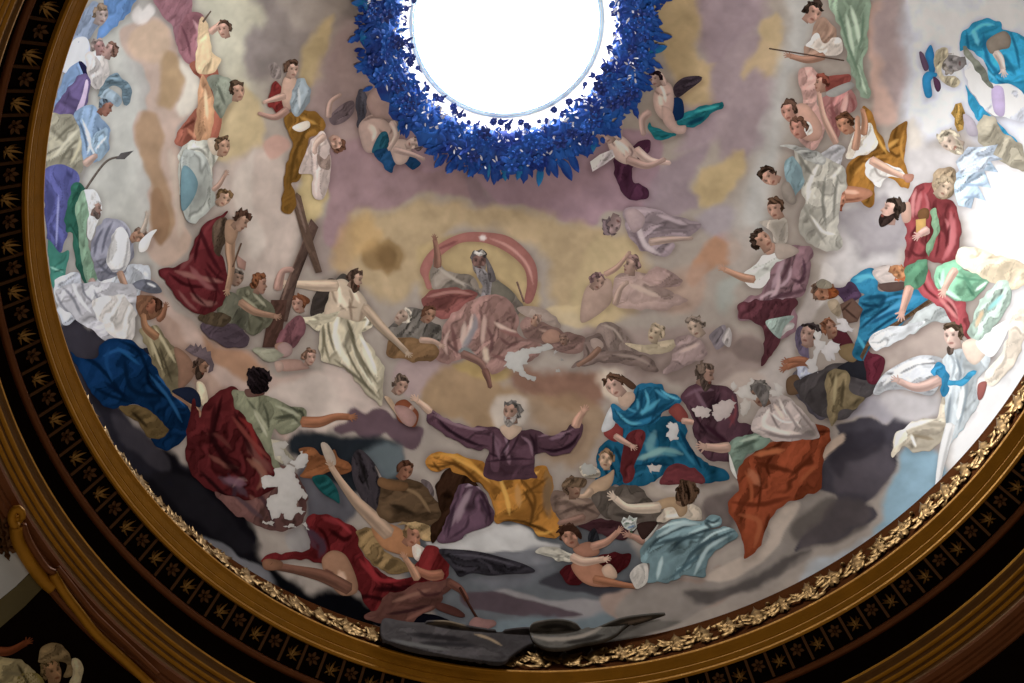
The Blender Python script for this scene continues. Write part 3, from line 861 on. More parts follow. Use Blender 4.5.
- d09a3c 3.5 : 200,65 290,110 360,170
- 6a4412 2.5 : 480,150 540,230 530,320
- d0a044 4 : 400,150 430,240 440,300
- 7a6248 9 : 600,160 590,230 600,310
- 5a3a12 2.5 : 110,100 150,110 200,100
- b8884a 6 : 470,180 480,270
- 4a3010 2 : 400,325 500,330 580,370
s skirt 654a5c f65,.4,9 : 150,405 190,320 215,230 260,175 310,190 350,240 380,320 340,355 270,380 230,405
@= 200 340 3.2
- 8f7a86 5 : 870,480 830,540 800,600
- 36222f 3 : 890,470 920,530 930,580
- 43303f 2.5 : 830,500 800,560 780,620
- a592a0 3 : 850,470 880,460 900,480
- 4a3444 2.5 : 860,560 850,600 800,635
@R
- 96808c 6 : 280,200 250,270 230,330
- 3f2a3c 3 : 320,230 360,310
- 3f2a3c 2.5 : 220,260 190,390
@M
s tunic 5f4250 f10,.3,9 : 108,465 120,440 150,455 200,485 270,505 345,510 400,515 440,560 490,520 550,525 600,540 660,530 685,500 735,500 735,540 700,600 640,625 545,620 540,683 535,720 345,720 355,610 290,600 230,570 160,530 120,500
@= 520 340 3.2
- 2c1a26 2.5 : 60,345 110,355 160,335 190,300
- 8d7080 2.2 : 60,310 100,300 140,300 170,285
- 2c1a26 2 : 130,320 150,300 165,305
- 8a6c7c 2.5 : 5,310 30,330 40,370
- 2e1c28 2 : 30,300 45,330 45,370
@M
@= 200 340 3.2
- 2c1a26 2.5 : 745,235 800,290 870,330 920,340
- 8d7080 2 : 740,225 790,255 850,280 920,285
- 7a5c6c 2.5 : 930,300 960,330 950,360
- 2e1c28 2 : 920,360 960,375 1010,372
- 94788a 2 : 975,310 985,340 970,360
- 30202a 2 : 1000,300 980,340 960,370
@M
- 33202c 3 : 150,490 230,545 330,590
- 8a6c7a 3 : 130,460 220,500 330,525
- 38242f 2.5 : 375,530 375,640
- 3a2530 2.5 : 545,540 550,640
- 8a6a7a 4 : 430,600 440,660
- 2f1c28 3 : 600,610 680,590 720,540
- 84687a 3 : 600,560 660,545
- 3a2530 2 : 480,540 450,600 420,640
- 33202c 2 : 350,650 440,640 530,640
- 7d6070 3 : 380,560 400,640
s chest b49c88 e.2 : 400,515 440,500 490,518 440,562
l hand bfa08c 7,6 h8 : 122,450 95,425 70,405
l hand b8907c 9,7 H8 : 705,510 715,480 735,450
h 448,452 12.5 90 l 6a6664 a08070 9a9490
P cherub|small cherub in orange cloth left of the saint in plum
s cloth 8a4c30 e.3 : -20,420 20,400 55,430 75,460 60,510 20,500 -10,480
l arm b09080 6,5 : -10,460 30,450 50,430
@L
h 805,345 11 60 r 6f5c50 a58474
s wing b59a80 f60,.3,4 : 740,390 770,400 800,470 780,450
P angel|winged angel with folded mauve arms at the feet of the pale robe
s body a07e78 e.3 : 780,430 830,430 870,470 850,510 810,490
@M
P person|majestic old figure with grey beard raising one hand inside a rose scarf arc
@H
s scarf 9c6660 e.15 : 95,520 80,480 110,420 170,370 250,335 330,330 430,345 500,395 545,460 552,540 530,610 500,610 510,540 500,480 455,430 390,390 320,370 240,375 170,420 130,460 115,510 130,550 110,560
- b88a82 2.5 : 360,355 440,390 510,460 535,540
- 7f4a4a 2.5 : 150,400 230,365
- c9c4c4 5 : 320,350 345,355
s robe 7d746c f40,.35,8 : 130,550 125,470 145,430 180,480 240,500 290,500 330,560 350,500 400,530 470,590 500,640 460,683 400,740 330,740 250,683 230,600
- a39a90 3 : 150,470 220,520 300,560
- 565050 3 : 260,540 330,590
s mantle 8a5350 f30,.35,7 : 90,600 130,560 220,555 310,570 300,600 240,650 180,683 110,650
- a87a72 3 : 110,590 210,570 290,580
s sleeve 6f6a60 e.3 : 360,530 400,530 460,580 440,620 380,610
l arm 8a6456 8,5 h : 150,470 150,420 140,360
l scepter 7a6058 2,2 s : 470,530 498,610
h 318,450 12 90 F 5c5658 7a5c56 77706f
s crown a8a4a0 f80,.5,2 ! : 296,415 300,402 318,412 330,400 345,418 320,428
- d6d3d0 1 : 300,410 330,415
s beard 848084 f80,.5,3 ! : 300,470 340,480 370,520 365,570 350,610 320,600 335,550 310,510
s hair 625c5e f80,.4,3 : 345,430 370,470 385,520 360,530 350,480
@M
P person|seated figure in faded rose and grey skirts below the rose scarf
s skirt 93726c f60,.4,9 : 160,180 170,110 230,40 330,-15 420,-10 470,60 480,140 560,180 540,240 430,270 380,300 280,230 190,260 150,240
@M
- 5f4644 3 : 170,130 200,180 240,215
- c4b0a6 4 : 290,60 280,130 250,190
- 6a4f4c 3 : 320,20 330,90 320,160
- c0a89c 4 : 380,90 430,120 470,130
- 6a4a48 3 : 400,150 440,180 480,170
- 70807f 4 : 230,210 270,200 310,240
- 6a4a4a 3 : 350,110 370,160 360,220
- b49890 3 : 200,120 180,170 190,220
@M
- b8a49a 5 : 260,90 250,180
- 6f4c4a 4 : 210,110 230,220
- b59a90 5 : 340,60 330,180
- 7f8088 6 : 250,200 300,110 300,60
- 7a5552 4 : 370,220 450,250
- bfae9c 6 : 340,190 350,250
- 8a5f5c 4 : 400,120 500,150
l leg 86655c 8,6 : 250,215 320,250 350,300
l leg 7f5a50 7,5 : 340,280 355,320 362,350
P person|pair of figures in grey fleece and brown tunic left of the rose skirts
s fleece 6a6560 f40,.5,4 : 0,60 40,30 100,40 130,90 170,110 160,170 100,170 30,150 -60,140
s tunic 7c5f40 f30,.35,6 : -40,160 30,150 100,165 150,190 140,240 80,250 20,240 -50,220
h 115,60 10 60 r 5f4030 94705c
l arm ac9080 6,5 h : 80,160 130,165 160,180
@H
P person|pale-haired head crowned with light beside a wing of dark cloud
h 10,670 10 40 l b0a89c a08a7c
@L
P person|tall half-bare figure in pale draped robe standing beside a wooden cross
s mantle 55504c f40,.35,6 : 500,-20 560,-100 600,-90 640,-40 560,40 520,60
@G
s mantle 4a423e f30,.3,6 : 440,660 470,560 500,520 540,515 560,560 530,620 500,700
@L
@= 180 180 2.846
s robe aca48e f72,.3,9 : 402,388 418,372 450,375 480,380 510,372 528,355 548,370 555,405 530,430 520,440 560,500 580,540 578,600 575,640 545,620 515,590 490,560 460,530 430,525 402,515 395,470 398,420
- 6a644e 2.5 : 405,400 410,460 425,515
- dcd6c2 5 : 450,385 440,440 455,500
- 5f5a46 2.5 : 480,430 510,500 560,580
- dcd6c4 4 : 510,440 540,500 560,560
- 5f5a46 2.5 : 420,395 425,440 440,490
- d0cab6 3.5 : 490,470 520,540 560,600
- 5f5a46 2 : 470,470 490,520 540,600
- 7a745e 2 : 470,385 500,400 540,395
- d8d2c0 3 : 520,375 535,395 525,420
- 5a5440 2 : 545,380 540,410 520,430
@L
- 6a6450 3 : 610,120 630,220 690,330
- d3ccb8 6 : 540,110 560,190 600,270
- 5f5a48 3 : 540,240 640,320 720,400
- 6e6852 2.5 : 500,120 490,230
- d0c8b4 4 : 650,190 700,300
- 57523f 2.5 : 590,80 620,160
- c8c0ac 3 : 660,110 700,110
@G
s torso b5a490 e.25 : 520,570 545,525 580,520 610,545 650,580 672,620 668,660 640,690 590,680 540,668 500,672 502,630 515,600
@= 180 180 2.846
- 8a7866 2 : 430,300 440,340 470,370
- 8a7866 2 : 480,310 490,340 480,370
- d8c8b4 4 : 450,300 455,330 450,360
- 7a6858 1.8 : 455,370 480,362 505,365
- d4c4b0 3 : 490,300 500,330 510,350
@G
- d0c2ae 6 : 560,580 590,640
- 84705f 2 : 600,600 610,690
- 8a7664 3 : 660,620 640,700
l arm bba590 12,7 H9 : 550,545 470,545 400,540 350,535
@L
l arm a89480 10,6 h : 660,30 730,110 790,170 830,210
s loincloth c0b8a0 f15,.35,4 : 385,70 430,65 500,55 560,50 545,75 500,100 470,130 430,100
@G
h 625,520 11 65 R 5a463c a88a78 5a4438
P cross|wooden cross leaning across the painted sky behind the pale figure
s beam 5f4a42 ! f60,.2,3 : 445,275 475,310 440,400 390,530 350,690 285,690 350,520 400,400
- 8a6f62 2 : 440,300 380,440 320,640
- 3a2a26 2 : 475,320 410,470 370,620
s crossbar 6a5448 ! f115,.2,3 : 368,200 388,170 405,185 430,290 490,490 465,495 410,350
- 857066 1.6 : 385,190 425,330
@L
s post 5a3f36 ! f70,.2,3 : 285,0 350,0 320,190 250,190
P angel|small angels steadying the foot of the cross with rose drapery
s drapery 7c5058 f70,.35,6 : 330,120 380,70 420,75 420,130 380,190 330,200 310,170
s arm 9c7866 e.3 : 300,180 340,170 365,200 345,225 310,210
@G
l arm a8857a 9,6 : 310,560 330,490 370,480
s hair 7a4a30 e.2 : 375,610 400,580 440,600 430,620
h 395,620 10 100 l 7a4a30 a88272
@L
P cherub|cherub lying on the cloud with smiling face below the cross
s body a58478 e.35 : 300,260 330,240 400,240 420,260 440,275 380,285 330,285
s thigh b09488 e.3 : 300,250 330,250 335,280 310,290
s knee a08480 e.3 : 310,190 340,170 370,190 365,220 330,230
s cloth 8c8c7a f20,.35,5 : 210,205 250,190 330,215 300,240 270,250
h 440,232 9 80 r 8a6a58 b49080
@G
P person|two bowed figures in sage tunics holding the cross
s tunic 6f6f5c f60,.35,7 : 150,560 200,550 240,580 290,620 290,683 240,730 200,740 170,683 140,600
@= 0 200 3.2
- 4a4a3a 2.5 : 790,300 790,360 800,420
- a09e88 2.5 : 810,300 830,320 850,340
- 4a4a3a 2 : 840,390 820,430 800,450
- 3f3f30 2 : 720,320 740,360 760,400
@G
- 9a9a80 3 : 170,590 230,640
- 474738 3 : 190,640 260,690
s tunic 646455 f60,.35,6 : 70,620 110,570 150,580 180,640 190,710 130,740 70,700
@= 0 200 3.2
s drape 5f505c f20,.35,6 : 640,400 690,388 750,398 790,430 790,470 740,474 690,455 655,430
s underrobe 5a4c3a f40,.35,6 : 630,372 690,360 740,372 720,400 660,402
@G
l arm 9c7a64 8,6 h : 160,610 220,650 300,668
h 240,540 11 80 R 7a4c30 a07a68
h 150,515 9 70 r 6a6058 8f7464
P person|bent figure in crimson mantle and fur tunic, arm hanging, above the tan cloud
@= 0 200 3.2
s mantle 6a262c f40,.3,10 : 725,42 690,55 650,80 622,130 602,185 560,212 508,225 530,262 560,310 590,342 622,362 662,366 702,342 724,300 732,268 716,200 702,150 692,100
- 9a6862 5 : 560,228 630,248 710,262
- 8f625c 6 : 610,300 650,330 690,330
- 3f1218 3 : 650,100 630,150 622,200
- 3f1218 3.5 : 540,235 590,270 650,280
- 3f1218 2.5 : 600,250 620,300 660,340
- 8a3a40 3 : 690,60 655,100 640,150
- 4a181e 2.5 : 660,200 690,240 725,262
- 8c5a58 3 : 570,290 600,330 630,355
- 451519 2 : 690,270 690,310 680,340
@G
- 93585a 5 : -40,470 20,540 60,560
- 4a181f 4 : -10,300 40,420 90,500
- 8a4a4c 5 : -80,480 -30,420
- 4f1c22 4 : 20,480 80,580
s fur 5f4e40 f70,.5,3 : 60,290 110,275 110,330 90,400 75,430 50,380
l arm a5836a 10,6 h : 125,310 120,400 125,480 110,560
s shoulder a08068 e.3 : 105,285 150,290 150,340 130,380 100,360
h 165,285 12 50 R 5a4034 a58470
s flag a07c70 e.2 ! : 145,420 185,450 180,485 150,470
l rod 6a5040 1.6,1.6 s : 165,375 130,470
@A
P angel|figure in rose and terracotta cloak beside the orange cloud column at the top
s cloak 9a6a72 f60,.3,8 : 615,-15 760,-15 770,50 745,160 715,185 690,110 650,60
s mantle 96636a f70,.3,7 : 735,70 790,45 830,100 815,230 780,262 735,240 712,160
@= 0 0 3.413
- 6a3f48 2.5 : 620,90 640,140 650,190
- b88a8c 3.5 : 660,70 680,110 670,160
- 6a3f48 2.5 : 690,80 685,140 670,190
@A
s robe a05c48 f70,.35,9 : 765,260 840,240 880,300 900,420 880,540 830,582 710,585 725,510 800,420 805,330
@= 0 0 3.413
- 5f2c20 2.5 : 620,440 650,420 690,400
- d09878 4 : 700,300 700,360 690,440
- 6a3426 2.5 : 720,260 715,330 720,400
- c07c5c 3.5 : 640,440 660,460 690,470
- 6f3a2a 2.5 : 660,240 690,270 700,290
@A
- c48a6a 4 : 800,460 780,560
- 7a3f34 4 : 840,300 850,420
@B
s tunic c4a880 f75,.35,6 : 0,80 30,100 45,200 80,240 50,290 -10,280
s skirt b98a64 f80,.35,7 : 0,320 30,330 55,400 50,500 20,580 -20,560
- d8b890 3 : 20,360 30,480
l arm bc9480 7,5 : 40,130 70,105 90,85
h 97,118 10 100 l 5f4838 b48c78
s spear 6a5648 ! : 8,85 42,42 46,46 14,92
P person|figure in grey-green sleeves with brown hair bent down beside the yellow sky
s robe 7f8474 f60,.35,6 : 30,310 110,305 140,340 130,390 90,475 60,440 50,370
- 575c50 3 : 70,340 100,420
h 150,368 11 90 r 5a4636 ac8670
P person|figure in white drapery with brown hair, head turned to yellow sky
s robe b2b2a6 f70,.35,8 : -80,600 0,560 60,580 80,610 50,683 40,740 0,800 -80,780
@= 0 0 3.413
- 74746a 2.5 : 630,520 680,510 710,540
- d4d4ca 4 : 640,560 690,560 700,610
- 7a7a70 2.5 : 720,500 730,550 725,620
- 7a7a70 2 : 640,600 670,640 690,680
@B
- 84847a 3 : -20,620 0,720
s shoulder b8a894 e.2 : 30,560 80,560 90,610 50,620
h 92,590 11 85 r 6a523c b08a72
@G
P person|slender figure in faded blue and white with hair bound, pointing upward
s robe a5aaa4 f80,.35,6 : -75,20 -20,0 30,40 50,130 60,200 20,260 -40,300 -75,230
s drape 6c8e98 e.2 : -75,80 -45,70 -10,130 -30,200 -75,240
l arm b09080 5,4 h : 50,160 75,140 100,100
h 95,195 10 50 r 7a5f40 b4927c
@B
P angel|angel with mustard cloak diving head down above the wooden cross
s wing 6f6066 f40,.45,4 : 520,470 570,420 615,405 618,450 580,490 535,502
s cloak 8a6220 f60,.35,7 : 340,470 420,440 500,480 495,530 440,560 420,640 405,720 370,740 385,800 360,860 325,830 335,770 345,660 370,580 350,520
- 5a3f14 3 : 440,500 380,620 360,760
- b58a3c 3 : 400,470 470,500
s lining cfc6bc e.2 : 370,510 430,485 440,510 400,530
s tunic b5a6a2 f80,.35,6 : 400,690 430,600 450,560 500,530 520,600 525,680 515,740 490,800 455,780 445,700
- 7f7270 2 : 480,560 470,680
s shawl 8f7c74 f60,.3,4 : 470,620 500,640 520,620 520,680 480,670
l arm bfa498 7,5 : 500,545 465,580 460,615
l arm b0948a 6,4 : 515,470 525,410 565,380
h 550,575 10 -60 F 6a4838 b49080
P cherub|winged child in red cloth flying with a grey-blue bundle near the yellow cloud
s wing 8f8380 f70,.4,3 : 275,265 300,250 325,280 322,315 290,312
s cloth 86302e f40,.35,5 : 283,345 305,325 325,350 320,385 355,395 352,450 320,470 290,430 275,420
s body b59686 e.3 : 340,310 385,315 392,390 360,440 335,430 325,370
s bundle 84929c f70,.35,5 : 375,340 410,310 440,360 432,420 395,465 362,440
- b8bfc4 2 : 395,350 400,440
l leg b8988a 7,4 : 340,385 290,400 255,412
l leg a88478 8,4 : 350,440 300,470 235,455
h 368,280 10 80 r 5f4638 b49484
P cherub|cherub with a dark wing seen from behind under the garland
s wing 54535f f80,.4,4 : 630,370 655,358 672,420 655,500 635,512 626,450
s body b29a92 e.3 : 645,560 640,500 690,460 740,480 785,530 775,570 730,602 670,612
@= 320 0 2.56
- 7a6460 1.6 : 110,310 135,300 165,305
- e0ccc2 4 : 130,320 140,340 135,360
- 8a726c 2 : 150,330 165,350 150,372
- 7a6460 1.6 : 175,305 185,325 178,345
@B
- d0bcb2 6 : 680,500 700,540
s thigh a48a84 e.3 : 670,400 720,350 800,450 790,480 730,475 690,460
s cloth 1f5f78 f40,.4,4 : 720,540 750,530 760,580 730,610 690,610
P cherub|cherub lying sideways beneath the garland with a blue ribbon
s ribbon 1d4f80 f30,.4,5 : 700,610 760,600 850,630 884,660 860,683 800,650 770,690 740,670
s body b8a29a e.3 : 760,570 820,560 850,590 830,650 790,660 770,620
l arm bfa8a0 7,5 : 770,490 790,540 760,600
l arm b8a09a 7,4 : 780,600 850,620 900,640
h 860,575 10 10 F 6a5a60 bca49c
@D
P cherub|cherub in teal cloth reaching up to the garland near the grey cloud
s wing 4a3f4c f20,.45,4 : 295,350 335,312 400,305 408,322 360,360 310,392
s cloth 0f7480 f20,.4,6 : 195,490 230,515 300,530 320,470 390,435 480,410 497,430 440,465 395,505 330,512 300,548 240,566 205,535
- 0a3a58 5 : 350,500 420,470
- 2aa0a4 2.5 : 380,450 480,425
s sash 15386a e.2 : 290,400 330,400 335,470 290,480
s body bfa49c e.35 : 215,380 245,330 285,340 297,400 285,470 250,480 220,440
@= 320 0 2.56
- 7f6862 2 : 855,230 875,245 895,240
- e4d0c6 3 : 870,215 880,235 885,260
- 7f6862 1.8 : 865,265 885,280 900,300
- 8f766e 1.6 : 850,215 860,200 875,195
@D
- dac6bc 5 : 240,380 245,430
s thigh b89c94 e.3 : 250,430 285,440 310,500 345,505 340,535 300,535 255,490
l arm c0a69e 7,5 : 260,340 230,290 190,278
l leg b59a94 8,6 : 200,450 170,480 175,540
h 222,318 9 110 l 3f2c38 b0948c
P cherub|cherub tumbling among purple cloth below the garland
s cloth 57304a f70,.35,7 : 60,640 180,560 200,600 160,640 130,683 135,730 190,760 195,790 140,805 95,785 72,730
s body c4aca4 e.35 : 30,565 75,540 130,585 150,640 105,660 55,630
@= 320 0 2.56
- 80696a 1.8 : 745,365 765,380 780,400
- e4d4ca 3 : 755,360 780,375 790,390
- 80696a 1.6 : 790,375 800,390 790,410
@D
- ddcac0 5 : 60,570 100,620
l leg c0a69e 9,5 : 145,600 200,645 280,655
l leg ad9088 9,5 : 110,640 190,665 260,640
l arm c0a8a0 6,5 : 75,560 80,520 88,490
h 28,545 10 130 l 6a5058 b89c94
s wing cfc8d0 f40,.5,3 ! : -40,650 0,620 50,600 60,630 20,660 -30,690
P person|dark haired woman holding a long rod, beside green hanging drapery
@= 704 0 3.2
s scarf 8fa892 f75,.3,8 : 398,-10 525,-10 527,60 522,150 508,205 532,305 505,312 482,255 458,185 432,85
- b8ccb8 4 : 470,20 490,90 500,150
- 5f7a66 2.5 : 430,30 455,120 480,190
- 5f7a66 2.5 : 510,40 505,120 490,170
- b4c8b2 2.5 : 490,210 505,260 520,300
- 64806a 2 : 460,150 490,220 505,270
@D
- b5c8b4 4 : 990,60 1020,220
- 6a8470 3 : 960,150 1010,300
s dress ac8c7a f50,.35,7 : 820,200 850,150 880,70 930,90 950,130 940,190 884,230 830,240
s blouse d4cac2 f60,.35,5 : 830,180 870,130 900,170 960,150 970,210 920,230 860,200
l arm a87e6a 8,6 h : 900,225 830,240 765,225
l rod 5f4a40 1.5,1.5 ! : 680,195 980,243
h 855,50 13 60 r 4a3c34 b89080
P person|two bare-shouldered women with heads together in pink wraps
s wrap b8918a f50,.35,7 : 800,290 870,280 884,340 870,420 900,470 890,560 850,600 800,560 790,480 820,430
s shoulder bc9484 e.3 : 780,430 830,420 890,500 880,560 820,560 800,500
s cloth d5ccc6 f60,.35,4 : 805,500 840,490 855,530 820,545
h 760,448 12 110 l 5f463a b88878
h 795,515 12 110 l 6a4a3c b88474
@E
P person|figure in red shawl and rose mantle with raised bare arm
s shawl a4544c f30,.35,6 : 90,310 150,300 185,300 182,330 110,372 75,350
s mantle b27a78 f60,.35,8 : 70,410 130,370 190,360 215,430 160,470 140,560 105,520
@= 704 0 3.2
- 8a5050 2.5 : 400,340 420,370 425,430
- d8aaa4 3 : 460,300 450,350 430,400
- 8a4c4c 2 : 470,310 480,340 470,370
@E
- 8a5254 3 : 110,400 120,520
- d0a49c 3 : 170,380 150,450
s wrap 9a9a98 e.2 : 90,370 180,330 200,350 120,390
l arm c09a8a 7,5 : 130,575 80,470 60,370
h 68,335 10 90 L 8a4a3c b88c7a
P angel|angel in golden mustard cloak and white shirt raising both arms
s cloak 96661f f55,.4,8 : 235,440 262,440 310,545 345,610 345,540 405,490 410,530 405,640 420,760 300,700 270,830 200,780 170,690 215,620 290,590
@= 704 0 3.2
- 5f3c10 2.5 : 470,530 520,490 570,470
- c8983f 3 : 530,400 560,450 585,490
- 5f3c10 2.5 : 590,480 620,500 640,480
- c08a34 3 : 480,560 520,520 560,500
- 6a4414 3 : 470,600 500,620 530,640
- 5f3c10 2 : 620,400 610,440 620,470
- b88430 2.5 : 640,420 630,470 640,520
@E
- c4913c 4 : 320,600 380,560
- 6a4414 3 : 230,650 340,640
- 6a4414 3 : 260,500 300,590
s shirt d4cabc f60,.35,5 : 190,560 230,500 270,500 290,590 215,630 170,640
s wing b4b4ba f30,.45,5 : 60,640 110,590 160,590 150,660 120,700 60,700
l arm b88c74 8,5 : 205,600 215,540 215,470
l arm b48468 7,5 : 240,540 245,490 235,440
h 165,500 12 120 l 6a4630 b88468
@J
s trousers d6d2ce f20,.35,6 : 245,90 265,30 300,40 390,80 400,110 330,110 300,152
@= 704 0 3.2
- 8f8680 2 : 540,520 560,560 600,570
- f0ece8 2.5 : 550,510 600,530 650,560
- 8a7f78 1.8 : 570,520 600,540 640,550
@J
l leg c49c88 9,5 : 270,40 350,85 420,115
s shoe b07c68 e.3 : 400,100 440,98 435,125 410,130
P cherub|reddish cherub diving below the mustard cloaked angel
s body b47c60 e.3 : 108,165 140,150 190,145 260,158 275,180 230,205 180,212 130,210
- d8a890 4 : 150,165 220,172
- 7a4a38 2 : 130,200 190,200 240,190
l arm b88468 6,4 h : 120,200 105,240
h 138,195 12 -100 l 8a4a34 b87e64
P person|women in white and grey drapery seated above the woman in the mauve skirt
@I
@= 704 0 3.2
s robe aaa89f f65,.35,9 : 290,475 330,480 380,500 420,520 455,545 455,600 440,640 430,720 440,790 400,805 350,790 310,745 305,690 320,640 300,560
- dcdad2 4 : 370,520 340,580 330,650
- 6f6f68 3 : 300,490 330,540 350,560
- 74746c 3 : 390,560 380,640 390,720
- d8d6cc 4 : 340,690 380,740 420,750
- 74736c 2.5 : 430,560 420,620 415,700
- 8a8880 3 : 310,640 340,700 390,780
- cfccc2 3 : 440,530 420,560 400,570
s wing 9a9c9a f20,.5,4 : 245,465 290,465 340,475 385,500 380,530 340,520 300,490
@I
- d4d2c8 4 : 840,140 800,260 820,340
- 74746c 4 : 880,100 860,300
- cfcdc4 3 : 900,60 930,260
s mantle 7d9aa4 f70,.3,6 : 745,60 775,30 820,100 800,170 770,190 745,120
s sleeve 8f867e e.3 : 730,140 760,130 790,200 770,220 735,190
h 682,108 12 150 l 4f3c30 b48c7a
P person|woman with upturned face and brown hair between two seated women
s dress b0a89e f60,.35,6 : 640,290 700,280 750,280 750,370 700,370 690,330
h 705,237 12 110 l 5f4636 b08a78
P person|woman in white blouse and mauve skirt holding one hand out over the grey cloud
s skirt 8a6a74 f55,.45,10 : 555,640 600,590 650,570 690,480 720,420 780,385 850,400 845,480 830,560 790,610 790,683 770,740 700,760 740,683 640,683 560,683
@= 720 160 3.366
- 5a3c48 3 : 190,420 220,380 240,330
- c0a4ae 4 : 200,380 190,440 160,480
- 5a3c48 2.5 : 140,480 190,460 250,440
- b498a4 3 : 240,360 230,400 200,430
- 57384a 2.5 : 280,330 285,380 260,420
- bca4ac 3 : 130,470 160,450 190,440
- 5a3c48 2.5 : 90,490 120,480 160,480
- 563a46 3 : 240,400 270,410 290,390
@I
- b094a0 5 : 740,440 690,560
- 5f404c 4 : 700,600 830,560
- b8a8b0 5 : 660,630 760,600
- 57384a 4 : 640,600 580,660
s petticoat a8a6a4 f70,.35,6 : 640,620 690,605 700,683 780,700 720,750 670,740 640,680
@N
s train 683a44 f70,.35,6 : 555,20 640,0 790,0 770,60 720,120 720,170 690,220 650,265 660,180 650,110 600,80 560,70
s hem 96aaa4 f70,.4,5 : 665,90 720,70 780,65 740,110 720,155
@I
s blouse d0d4d0 f30,.35,5 : 610,470 650,430 700,420 740,390 760,420 690,470 670,540 600,550 580,510
s bodice a89a90 e.2 : 700,380 760,380 800,410 720,440
l arm b48a72 8,6 h : 620,520 570,510 500,480
s neck b48c7a e.2 : 660,380 700,375 700,410 670,420
h 652,365 13 130 r 4a3a32 b08874
@I
P angel|ghostly mauve angel flying sideways in front of a yellow cloud
s robe 8f8088 f15,.35,7 : 95,250 130,225 200,235 260,255 320,270 400,290 410,310 350,350 250,350 300,380 260,425 200,415 150,390 110,330
- b4a8ac 5 : 150,290 180,380 240,420
- 6f5f68 3 : 130,300 170,400 240,425
- a898a0 4 : 230,260 350,300
s torso 9f8c90 e.25 : 100,250 140,235 180,270 170,310 130,330
l leg a48e84 8,4 : 200,370 280,360 370,355
h 52,300 12 -120 l 74646a 927c7c
P angel|faded rose angel bending with folded arms beneath the flying mauve angel
s robe 98827c f15,.3,8 : 60,520 110,490 180,500 240,545 330,590 350,610 260,640 140,640 60,620
- b4a094 5 : 120,540 240,590
s wing 947c78 f20,.35,5 : 170,520 220,470 260,480 330,520 300,550 230,550
l arm a48c80 7,5 : 60,620 80,560 110,530
h 125,465 11 80 L 8a6f6c a08478
P angel|pink angel with raised arm dissolving into the yellow light
s body a0887c e.2 : -60,560 0,520 40,520 50,560 40,620 -40,683 -80,683
l arm a8887a 6,4 : 20,500 70,470 120,410
h -10,530 10 60 r 84686a 9c8074
@M
@= 370 220 3.2
P person|figure crouching in a grey arched cloak with long trailing drapery
s arch 80706a f100,.3,5 : 722,345 745,328 775,328 810,352 838,392 855,432 800,425 762,405 745,375 720,362
- a09288 2 : 740,335 780,350 810,390
s cloak 75645f f20,.35,6 : 645,472 680,442 680,392 700,370 732,364 752,380 765,418 805,420 862,430 905,448 922,478 895,486 850,468 800,458 740,456 700,466
- 94847c 3 : 780,430 850,440 900,465
- 52443f 2 : 690,400 700,430 690,450
s knee 9a8880 e.2 : 705,385 725,378 745,392 745,410 715,412
l arm 8a6a5a 6,5 : 735,410 705,440 665,465
P cherub|small brown cherubs half lost in the rose and grey clouds under the sceptre
s cloth 866a64 f20,.35,6 : 480,330 520,305 560,330 600,350 650,365 690,380 670,420 620,430 560,400 500,380
- a58a7c 3 : 540,350 600,370 640,390
s body a07c6c e.3 : 550,370 575,350 605,358 610,385 580,395 555,390
s mist 8f8078 f10,.3,7 : 470,280 520,272 570,295 610,330 600,350 550,325 500,310
h 530,320 7 70 L 8a7268 a07e6c
h 620,385 6 100 l 7a6258 8a6e60
@N
P angel|two pale angels with mauve robes and a folded wing in the misty cloud
s robe 917d7c f45,.35,8 : 290,180 320,145 380,150 430,190 420,230 330,270 270,300 250,290 290,230
- b8a29a 4 : 320,210 400,175
s wing 807880 f70,.4,5 : 440,140 500,100 505,170 470,200 450,170
s wing a09a9a f70,.4,4 : 490,160 515,110 530,140 520,190
h 385,110 12 120 l 82746a a89484
P angel|pale blond angel head emerging beside the crouching grey cloak
s robe a89a82 f20,.3,8 : 100,170 180,180 240,170 300,160 290,200 220,220 150,200
h 222,135 11 70 l 9a8a74 a8967f
P person|woman with halo in turquoise mantle and red dress seated on a cloud
s skirt 0f5878 f70,.35,9 : 0,590 60,550 110,500 250,470 330,480 360,590 420,650 500,683 520,720 400,730 300,680 240,710 200,740 110,760 60,740 20,780 -20,760
@= 520 340 3.2
- 4a8a9a 6 : 400,330 430,350 500,370
- 6a9a9c 5 : 400,370 460,350 520,365
- 08304a 3 : 270,400 280,440 275,470
- 1a6c90 3 : 350,440 400,420 440,430
- 08304a 2.5 : 540,330 560,370 580,410
- 2a7c9c 3 : 500,320 530,360 560,400
- 0a3854 3 : 390,400 430,395 480,400
- 082c44 3 : 300,350 290,390 310,440
@N
- 0a3550 4 : 60,590 100,680
- 5f94a0 9 : 220,530 200,600 250,620
- 0a3a58 4 : 320,520 370,620
- 7aa8a8 6 : 150,640 260,600
s dress 6f2c30 f80,.35,6 : 95,560 130,530 175,530 170,590 140,660 130,720 90,730 85,640
s hem 70343a f10,.3,6 : 240,720 300,660 380,680 420,730 330,740 250,745
s sleeve 8f3c3a e.3 : 15,540 40,505 85,500 90,550 60,570
s cuff b4b8bc e.2 : 5,520 30,450 50,430 60,500 20,530
s mantle 176a92 f15,.35,8 : 45,440 60,415 110,440 150,350 190,340 240,335 270,370 330,400 310,430 260,450 220,490 150,515 100,520 60,490
@= 520 340 3.2
- 0c3f5c 2.5 : 300,220 330,255 380,280 430,260
- 0c3f5c 2 : 380,150 370,190 340,230
- 4aa6c4 2.5 : 310,230 350,265 390,265
- 4aa6c4 2.5 : 400,160 410,200 390,240
- 0d4464 2.2 : 430,150 440,200 420,260
- 56b0cc 2.2 : 450,160 480,180 510,190
- 0c3c58 2 : 400,280 450,240 500,200
